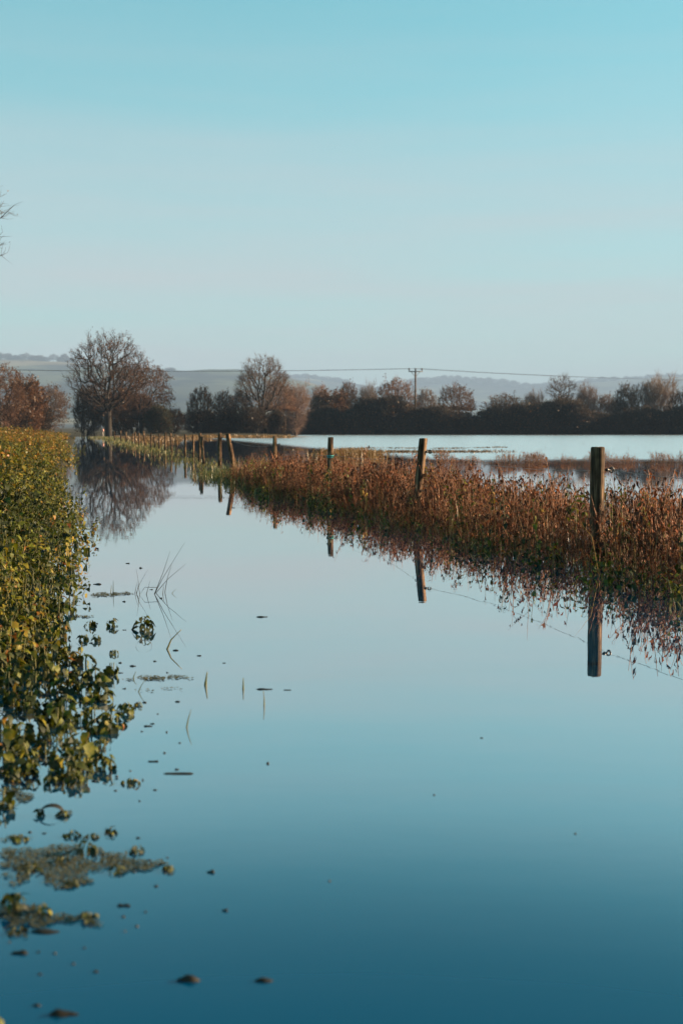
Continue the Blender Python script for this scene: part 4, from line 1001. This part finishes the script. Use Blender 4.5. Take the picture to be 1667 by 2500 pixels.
# tall bare sprigs
def sprig(px_, top, Yp, label, sd, w=0.25):
    r = np.random.default_rng(sd); tp = gy(px_, top, Yp)
    e = bpy.data.objects.new('seed_sprig', None); COL.objects.link(e); e.location = (tp.x, Yp, 0); tag(e, label, 'weed')
    h = tp.z; P = [np.array([r.normal(0, 0.01) + 0.05 * t * w * 4 * (sd % 2 - 0.5), 0.02 * t, t * h]) for t in np.linspace(0, 1, 7)]
    V, T = path_tube(P, [0.004, 0.004, 0.0035, 0.003, 0.0026, 0.002, 0.001], 4); link('stem', mesh_from('sprig_stem', Geo().add(V, T).arrays(), ['deadstem']), e)
    for b_ in range(6):
        t = r.uniform(0.5, 0.95); c = P[int(t * 6)]; a = r.uniform(0, 6.28); l_ = r.uniform(0.1, w); d = np.array([math.cos(a), 0.4 * math.sin(a), 0.9]); d /= np.linalg.norm(d)
        G = Geo(); V, T = path_tube([c, c + d * l_ * 0.6, c + d * l_ + np.array([0, 0, 0.01])], [0.0018, 0.0014, 0.0008], 3); G.add(V, T, 1)
        for q in range(4):
            V, T = leaf_shape(r.uniform(0.025, 0.05), 0.02, 0.3, 1.2, False, 2); R = rotz(r.uniform(0, 6.28)) @ rotx(r.normal(-0.6, 0.5)); G.add(V @ R.T + c + d * l_ * r.uniform(0.4, 1), T, 0, 0.2)
        link('side_branch', mesh_from('sprig_branch', G.arrays(), ['rust', 'deadstem']), e)
sprig(1210, 1062, 12.6, 'tall bare sprig with curled leaves between the two nearest posts', 5, 0.3)
sprig(1182, 1085, 12.8, 'shorter bare sprig left of the tall one between the two nearest posts', 6, 0.22)
sprig(1432, 1090, 11.9, 'thin dark sprig touching the wire right of the nearest post', 7, 0.25)
sprig(1048, 1040, 16.5, 'thin dry sprig behind the wire right of the tall split post', 8, 0.2)

# ------------------------------------------------------------------ nettle tops poking out of the water near the bank (notes: x, waterline y, height and width in px)
TOPS = [
    (208, 1440, 14, 34, 'small nettle top in open water, left of a close pair'),
    (257, 1438, 17, 34, 'round nettle top in open water, right of a close pair'),
    (331, 1448, 32, 46, 'largest nettle top in open water below the tall reed clump'),
    (192, 1471, 13, 34, 'low nettle top below the close pair, touching its neighbour'),
    (222, 1472, 13, 26, 'low nettle top below the close pair, right of its neighbour'),
    (262, 1503, 10, 24, 'tiny reddish nettle top above the drooping dark nettle'),
    (258, 1552, 30, 44, 'dark nettle top with three long drooping leaves beside weed streak'),
    (318, 1622, 10, 22, 'tiny ring shaped nettle top right of the near bank'),
    (250, 1770, 34, 32, 'upright mossy nettle top at the tip of the near bank'),
    (300, 1801, 12, 52, 'flat nettle top lying at the tip of the near bank'),
    (166, 1921, 13, 42, 'first of three small nettle tops in a row below the arched leaf'),
    (211, 1924, 9, 38, 'second of three small nettle tops in a row below the arched leaf'),
    (254, 1914, 13, 34, 'third of three small nettle tops in a row below the arched leaf'),
    (311, 1956, 12, 52, 'dark nettle top right of the row of three'),
    (200, 1962, 26, 54, 'mossy nettle clump on the upper edge of the big duckweed mat'),
    (145, 1982, 14, 40, 'dark nettle clump in the middle of the big duckweed mat'),
    (270, 2003, 13, 44, 'dark nettle clump on the lower edge of the big duckweed mat'),
    (388, 2000, 12, 34, 'dark round nettle clump at the right tip of the big duckweed mat'),
    (70, 1998, 10, 90, 'long low dark weed on the left of the big duckweed mat'),
    (170, 2032, 10, 40, 'dark clump at the lower tip of the big duckweed mat'),
    (35, 2092, 40, 70, 'mossy branched clump at the left edge on the lower duckweed mat'),
    (95, 2100, 20, 50, 'mossy clump in the middle of the lower duckweed mat'),
    (200, 2112, 16, 60, 'dark clump at the right tip of the lower duckweed mat'),
    (40, 1928, 8, 70, 'thin dark weed strip at the left edge above the big mat'),
    (10, 1855, 48, 50, 'bright nettle cut by the left edge below the near bank'),
    (40, 2140, 8, 60, 'thin dark weed strip below the lower duckweed mat'),
]
def clump(x, y, hp, wp, lab, group, sd, name='emergent_nettle', droop=0.0, nl=None):
    P = gz(x, y); h = px_size(hp, P.y); w = px_size(wp, P.y); r = np.random.default_rng(sd)
    e = bpy.data.objects.new(name, None); COL.objects.link(e); e.location = (P.x, P.y, 0.0); tag(e, lab, 'plant', group)
    R = w / 2; Ry = min(R, 0.06); sz = max(0.026, min(0.075, 0.45 * min(R, 0.07) + 0.55 * h))
    for q in range(2 if w < 0.08 else 3):
        ox = r.uniform(-0.4, 0.4) * R
        V, T = path_tube([(ox, 0, -0.1), (ox * 0.95, 0, h * 0.4), (ox * 0.8 + 0.005, 0.005, h * 0.9)], [0.0035, 0.003, 0.002], 5)
        link('stem', mesh_from('nettle_stem', Geo().add(V, T).arrays(), ['greenstem'], True), e)
    for q in range(nl or int(12 + 60 * min(w, 0.14))):
        az = r.uniform(0, 6.28); pol = math.acos(r.uniform(0.0, 1.0))
        p_ = (R * 0.75 * math.cos(az) * math.sin(pol), Ry * 0.7 * math.sin(az) * math.sin(pol), h * (0.12 + 0.8 * math.cos(pol)))
        lo = link('leaf', LEAVES[int(min(7, abs(r.normal(0, 2.6))))], e, p_)
        lo.rotation_euler = (-(0.05 + pol * 0.75 + droop) + r.normal(0, 0.3), r.normal(0, 0.4), az - math.pi / 2 + r.normal(0, 0.5))
        s2 = sz * r.uniform(0.5, 1.0); lo.scale = (s2 * r.uniform(0.8, 1.2), s2, s2)
    return e
for i, (x, y, hp, wp, lab) in enumerate(TOPS):
    clump(x, y, hp * 1.15, wp, lab, 'nettle tops poking out of the water', 3000 + i, droop=0.5 if i == 6 else 0.0, nl=9 if i == 6 else None)
# low matted nettle clumps that make up the nearest part of the bank (notes: waterline row, then columns)
ROWS = [(1300, (20, 75, 118, 146)), (1335, (10, 55, 100, 136)), (1370, (25, 70, 112, 150)), (1400, (5, 48, 90, 128, 152)), (1432, (22, 62, 104, 140)), (1462, (8, 40, 78, 112, 142)), (1492, (22, 60, 98, 132)), (1520, (12, 48, 86, 122, 158, 188)), (1552, (30, 70, 104, 140, 176, 205)),
        (1584, (8, 46, 88, 128, 164, 200, 226)), (1616, (26, 72, 150, 190, 232)), (1646, (60, 104, 142, 180, 218, 254, 278)), (1676, (16, 84, 124, 166, 204, 240, 268)), (1708, (38, 70, 108, 150, 188, 226)), (1738, (12, 56, 96, 134, 172, 205)), (1768, (34, 78, 126, 160, 196, 222)), (1796, (20, 104, 146, 184))]
for (yy, cols) in ROWS:
    for xx in cols:
        inland = 1 - xx / 300.0; jx, jy = random.uniform(-12, 12), random.uniform(-10, 10)
        hp = random.uniform(18, 42) * (0.7 + 0.9 * inland) * (1.15 if yy < 1500 else 1.0); wp = random.uniform(38, 70)
        clump(xx + jx, yy + jy, hp, wp, 'low matted olive nettle clump standing in water at the near left bank', 'matted nettle clumps on the near left bank', 3300 + int(yy * 7 + xx), 'nettle_clump')
for x, y, hp, sz, lab in ((202, 1745, 72, 0.095, 'bright yellow green nettle with large drooping leaves at the tip of the near bank'), (35, 1725, 80, 0.095, 'bright nettle with pale curled leaf at the left edge of the near bank'), (182, 1512, 40, 0.06, 'brownish upright nettle at the water edge beside the ring shaped leaf'), (75, 1755, 60, 0.08, 'olive nettle between the two bright nettles of the near bank')):
    P = gz(x, y); make_nettle(P.x, P.y, -0.1, 0.1 + px_size(hp, P.y), sz, 6, lab, 'tall nettles on the near left bank', 4400 + x, droop_all=0.35)

# ------------------------------------------------------------------ arched and looped leaves
def ribbon(pts, widths, side=(0, 1, 0)):
    V = []; T = []; sd = np.array(side, float)
    for p_, w_ in zip(pts, widths): V += [np.array(p_) - sd * w_ / 2, np.array(p_) + sd * w_ / 2 + np.array([0, 0, w_ * 0.2])]
    for i in range(len(pts) - 1): a_ = 2 * i; T += [(a_, a_ + 1, a_ + 3), (a_, a_ + 3, a_ + 2)]
    return np.array(V), np.array(T)
def arch(x, y, wp, hp, label, width, mat='grass', ti=0.4, skew=0.0):
    P = gz(x, y); w = px_size(wp, P.y); h = px_size(hp, P.y)
    ang = np.linspace(math.pi * 1.08, -math.pi * 0.08, 13)
    pts = [(w / 2 * math.cos(a_) + skew * w * math.sin(a_), 0.01 * math.cos(a_), h * math.sin(a_)) for a_ in ang]
    V, T = ribbon(pts, [width * (0.5 + 0.5 * math.sin(math.pi * t)) for t in np.linspace(0.1, 0.95, 13)])
    tag(link('curled_leaf', mesh_from('curled_leaf', Geo().add(V, T, 0, ti).arrays(), [mat]), None, (P.x, P.y, 0)), label, 'leaf')
arch(118, 1872, 56, 22, 'dark leaf arching out of the water over its own reflection near the left edge', 0.026, 'debris')
clump(146, 1874, 14, 34, 'small mossy tuft at the right foot of the arched leaf', 'nettle tops poking out of the water', 3950)
clump(92, 1872, 16, 26, 'small dark tuft at the left foot of the arched leaf', 'nettle tops poking out of the water', 3951)
arch(201, 1302, 9, 13, 'narrow upright grass loop standing in the water left of the reed clump', 0.012)
arch(262, 1241, 14, 7, 'tiny dark grass loop below the reflected oak crown', 0.008, 'debris')
arch(331, 1484, 36, 14, 'dark curved blade arch below the largest open water nettle top', 0.012, 'debris')

# ------------------------------------------------------------------ reeds and single grass blades (photograph pixels)
def reed(G, b, mids, w0=0.004, lean_y=0.0):
    P = on_z(*b); pts = [np.array(P) - np.array([0, 0, 0.15])] + [np.array(P)]
    for j, m_ in enumerate(mids): q = on_y(m_[0], m_[1], P.y + lean_y * (j + 1)); pts.append(np.array(q))
    fine = [pts[0]]
    for a_, c_ in zip(pts[:-1], pts[1:]):
        for t in (0.33, 0.67, 1.0): fine.append(a_ + (c_ - a_) * t)
    V, T = path_tube(fine, [w0 * (1 - 0.8 * t) for t in np.linspace(0, 1, len(fine))], 5)
    return V, T, P
def reed_clump(label, blades_, w0=0.004, mat='grass', ti=0.15):
    P0 = on_z(*blades_[0][0]); e = bpy.data.objects.new('reed_clump', None); COL.objects.link(e); e.location = P0; tag(e, label, 'reeds')
    for b, mids in blades_:
        V, T, P = reed(None, b, mids, w0, random.uniform(-0.03, 0.03))
        link('blade', mesh_from('reed_blade', Geo().add(V - np.array(P0), T, 0, ti).arrays(), [mat]), e)
reed_clump('tall reed clump with crossing blades and one bent over, mirrored in the water', [((377.5, 1450), [(400, 1408), (451.5, 1324)]), ((377.5, 1450), [(398, 1400), (416, 1345)]), ((381, 1448), [(410, 1414), (454, 1376.5)]), ((403, 1446), [(409, 1412), (420.6, 1376)]),
            ((378, 1451), [(385.5, 1434), (354, 1434), (343, 1450)]), ((358, 1451), [(361, 1440), (367, 1417)]), ((398, 1450), [(399, 1440), (400, 1428)])], 0.0042, 'debris')
reed_clump('short reed tuft left of the tall reed clump', [((333.5, 1448), [(340, 1430), (333.5, 1389)]), ((334, 1450), [(338, 1432), (361, 1391)]), ((330, 1449), [(332, 1436), (336, 1420)]), ((342, 1450), [(340, 1440), (336, 1425)])], 0.0036, 'debris')
reed_clump('two thin blades standing by the small weed streak', [((277, 1447), [(277, 1430), (277.5, 1416)]), ((271, 1446), [(272, 1438), (273, 1428)])], 0.005)
SINGLE = [((408.5, 1585), [(418, 1562), (443, 1537)], 0.009, 'yellow blade leaning right below the tall reed clump'),
          ((502, 1673), [(503, 1662), (506, 1640)], 0.012, 'short pointed blade left of the dark floating streak'),
          ((594, 1682), [(594, 1672), (594, 1655)], 0.008, 'tiny upright blade on the dark floating streak'),
          ((645, 1722), [(645, 1705), (643, 1686)], 0.005, 'lone thin upright blade below the dark floating streak'),
          ((456, 1776), [(460, 1755), (467, 1733)], 0.005, 'faint thin blade standing alone in the middle water'),
          ((338.6, 1689), [(345, 1675), (356, 1658)], 0.004, 'thin blade leaning right beside the lower weed streak'),
          ((326, 1656), [(328, 1648), (333, 1640)], 0.005, 'tiny blade on the upper weed streak'),
          ((420, 1449), [(425, 1443), (432, 1438)], 0.003, 'tiny blade right of the tall reed clump'),
          ((181, 1462), [(181, 1452), (181, 1442)], 0.005, 'tiny upright blade beside the bank left of the reed tuft')]
for b, mids, w0, lab in SINGLE:
    V, T, P = reed(None, b, mids, w0, 0.0)
    tag(link('grass_blade', mesh_from('grass_blade', Geo().add(V - np.array(P), T, 0, 0.55).arrays(), ['grass']), None, P), lab, 'grass blade')

# ------------------------------------------------------------------ floating dead leaves and bits
def floater(x, y, wp, hp, label, i, mat='debris', name='floating_leaf'):
    P = gz(x, y); w = px_size(wp, P.y); h = 0.62 * px_size(hp, P.y); r = np.random.default_rng(5000 + i)
    d = max(w * 0.35, 0.01); V = []; T = []; nx, ny = 7, 4
    for b_ in range(ny + 1):
        for a_ in range(nx + 1):
            u_, v_ = a_ / nx * 2 - 1, b_ / ny * 2 - 1
            prof = max(0.05, (1 - abs(u_) ** 2.2)) * (1 + 0.25 * math.sin(3 * u_ + i))
            zz = h * (0.15 + 0.85 * (1 - v_ * v_ * 0.8) * (0.5 + 0.5 * math.cos(2.3 * u_ + i)) * prof) + r.normal(0, h * 0.16)
            V.append((u_ * w / 2, v_ * d / 2 * prof, max(-0.004, zz if abs(v_) < 0.9 and abs(u_) < 0.98 else -0.004)))
    for b_ in range(ny):
        for a_ in range(nx):
            p_ = b_ * (nx + 1) + a_; T += [(p_, p_ + 1, p_ + nx + 2), (p_, p_ + nx + 2, p_ + nx + 1)]
    tag(link(name, mesh_from(name, Geo().add(V, T, 0, 0.3).arrays(), [mat], True), None, (P.x, P.y, 0.002)), label, 'leaf', 'dead leaves afloat on the flood')
BITS = [(433, 2252, 64, 18, 'large dark floating leaf lump, left of two near the bottom edge'), (606, 2253, 50, 9, 'flat dark floating leaf, right of two near the bottom edge'),
        (148, 2330, 80, 20, 'dark floating leaf with thin tail at the bottom left'), (285, 2081, 36, 12, 'round dark floating leaf right of the lower duckweed mat'),
        (517, 2092, 15, 16, 'small upright leaf scrap floating alone in the near water'), (484, 2004, 22, 9, 'small forked leaf scrap right of the big duckweed mat'),
        (615, 1754, 8, 6, 'single dark speck floating in the middle water'), (757, 2024, 6, 3, 'tiny floating speck low in the centre water'),
        (602, 1417, 30, 3, 'thin dark sliver floating right of the tall reed clump'), (341, 1668, 24, 5, 'small dark leaf floating right of the near bank'),
        (352, 1749, 28, 5, 'dark sliver floating right of the upright mossy nettle top'), (285, 1382, 9, 4, 'dark leaf scrap just left of the short reed tuft'),
        (224, 1342, 22, 4, 'dark leaf scrap left of the grass streak near the reeds'), (404, 1494, 16, 3, 'dark sliver right of the largest open water nettle top'),
        (306, 1530, 18, 3, 'thin scrap between tiny reddish nettle top and yellow blade'), (608, 1583, 44, 4, 'dark floating streak right of the two weed streaks'),
        (660, 1585, 20, 2, 'thin end of the dark floating streak at its right'), (410, 1777, 80, 3, 'long faint sliver floating below the bank tip'),
        (45, 2190, 46, 9, 'dark scrap floating at the left below the mats'), (85, 2310, 22, 5, 'small dark scrap above the bottom left leaf'),
        (105, 2140, 80, 6, 'long dark scrap trailing below the lower duckweed mat'), (318, 1925, 12, 4, 'tiny scrap right of the row of three nettle tops'),
        (515, 1523, 8, 2, 'tiny dark dash in the middle water'), (1105, 1695, 8, 2, 'tiny dash in the open water on the right'), (996, 1826, 6, 2, 'tiny speck in the open water low on the right'), (1320, 1915, 6, 2, 'tiny speck in the water under the nearest post reflection')]
for i, (x, y, w, h, lab) in enumerate(BITS): floater(x, y, w, h, lab, i)
for i in range(60):
    yy = random.uniform(1290, 2250); lim = np.interp(yy, [1290, 1500, 1650, 1800, 1950, 2250], [330, 470, 420, 420, 430, 260]); lo_ = np.interp(yy, [1290, 1500, 1650, 1780, 1800], [165, 210, 300, 250, 20])
    floater(random.uniform(lo_, lim), yy, random.uniform(4, 15), random.uniform(2, 4), 'tiny dark leaf fleck drifting beside the left bank', 100 + i, name='leaf_fleck')
P = gz(20, 2352)
make_nettle(P.x - 0.03, P.y, -0.12, 0.19, 0.09, 4, 'yellow green nettle leaf cut by the bottom left corner', 'nettle tops poking out of the water', 3999)

# ------------------------------------------------------------------ duckweed mats and weed streaks
FR = 0.0035
def mat_of(poly, label, size, cover=1.3, name='duckweed_mat', edge=0.25):
    W_ = [gz(*p_) for p_ in poly]; xs = np.array([p_.x for p_ in W_]); ys = np.array([p_.y for p_ in W_])
    x0_, x1_, y0_, y1_ = xs.min(), xs.max(), ys.min(), ys.max()
    A = 0.5 * abs(np.dot(xs, np.roll(ys, 1)) - np.dot(ys, np.roll(xs, 1)))
    n = int((x1_ - x0_) * (y1_ - y0_) * cover / (size * size * 2.6))
    n = min(n, 26000)
    X = rng.uniform(x0_, x1_, n); Y = rng.uniform(y0_, y1_, n)
    Xw = X + 0.02 * np.sin(Y * 40) + 0.012 * np.sin(Y * 91 + X * 30); Yw = Y + 0.02 * np.sin(X * 37) + 0.015 * np.sin(X * 83)
    ins_ = np.zeros(n, bool); j = len(xs) - 1
    for i in range(len(xs)):
        c_ = ((ys[i] > Yw) != (ys[j] > Yw)) & (Xw < (xs[j] - xs[i]) * (Yw - ys[i]) / (ys[j] - ys[i] + 1e-9) + xs[i]); ins_ ^= c_; j = i
    hole = np.sin(X * 23 + 1) * np.sin(Y * 17) + np.sin(X * 57 + Y * 31) * 0.5
    ins_ &= hole > -0.85
    X, Y = X[ins_], Y[ins_]; n = len(X)
    a_ = np.arange(6) * math.pi / 3; s_ = size * rng.uniform(0.6, 1.25, n); ph_ = rng.uniform(0, 1, n)
    tl = rng.normal(0, 0.14, (n, 2))
    dx = np.cos(a_[None] + ph_[:, None]) * s_[:, None]; dy = np.sin(a_[None] + ph_[:, None]) * s_[:, None] * 0.8
    V = np.stack([X[:, None] + dx, Y[:, None] + dy, 0.003 + rng.uniform(0, 0.004, n)[:, None] + dx * tl[:, :1] + dy * tl[:, 1:]], 2).reshape(-1, 3)
    T = (np.array([[0, 1, 2], [0, 2, 3], [0, 3, 4], [0, 4, 5]])[None] + (np.arange(n) * 6)[:, None, None]).reshape(-1, 3)
    tag(link(name, mesh_from(name, Geo().add(V, T, 0, np.repeat(np.clip(rng.normal(0.45, 0.25, n), 0, 1), 4)).arrays(), ['duckweed'])), label, 'duckweed', kind='stuff')
M['duckweed'] = leaf_mat('duckweed', [(0.0, (0.022, 0.022, 0.010)), (0.5, (0.065, 0.06, 0.03)), (1.0, (0.12, 0.10, 0.055))], 0.1, 0.03, scale=40)
mat_of([(205, 1366), (240, 1360), (300, 1362), (310, 1364), (262, 1369), (225, 1371)], 'thin pale weed streak left of the reed tuft', 0.006)
mat_of([(280, 1560), (330, 1554), (400, 1552.5), (448, 1556), (400, 1560), (330, 1563)], 'upper thin weed streak beside the drooping dark nettle', 0.006)
mat_of([(300, 1587), (345, 1583), (400, 1580), (420, 1582), (345, 1588)], 'lower thin weed streak beside the drooping dark nettle', 0.006, 0.5)
mat_of([(165, 1415), (200, 1413), (222, 1416), (190, 1419)], 'short weed streak touching the bank above the close pair of nettle tops', 0.006)
mat_of([(0, 1962), (60, 1950), (130, 1942), (200, 1945), (260, 1958), (310, 1975), (390, 1988), (372, 1997), (300, 2000), (205, 2004), (192, 2035), (150, 2043), (60, 2030), (15, 2022), (60, 1999), (0, 1992)], 'big olive grey duckweed mat near the lower left edge', 0.0036, 1.5)
mat_of([(0, 2078), (60, 2085), (140, 2098), (240, 2115), (185, 2124), (100, 2120), (50, 2128), (0, 2134)], 'lower duckweed mat with mossy clumps at the left edge', 0.0036, 1.5)
mat_of([(0, 1818), (60, 1812), (78, 1830), (42, 1852), (0, 1864)], 'small duckweed mat between near bank and arched leaf', 0.0036, 1.5)
mat_of([(0, 2012), (40, 2006), (120, 2010), (60, 2018), (0, 2020)], 'thin dark weed ribbon under the big duckweed mat', 0.0036, 0.8)
mat_of([(0, 1925), (50, 1920), (80, 1926), (30, 1933), (0, 1934)], 'thin duckweed ribbon at the left edge above the big mat', 0.0036, 1.0)
mat_of([(0, 2150), (60, 2144), (100, 2150), (50, 2158), (0, 2158)], 'thin duckweed ribbon at the left edge below the lower mat', 0.0036, 1.0)
mat_of([(135, 1862), (150, 1860), (165, 1870), (140, 1878)], 'tiny duckweed wedge right of the arched leaf', 0.0036, 1.5)
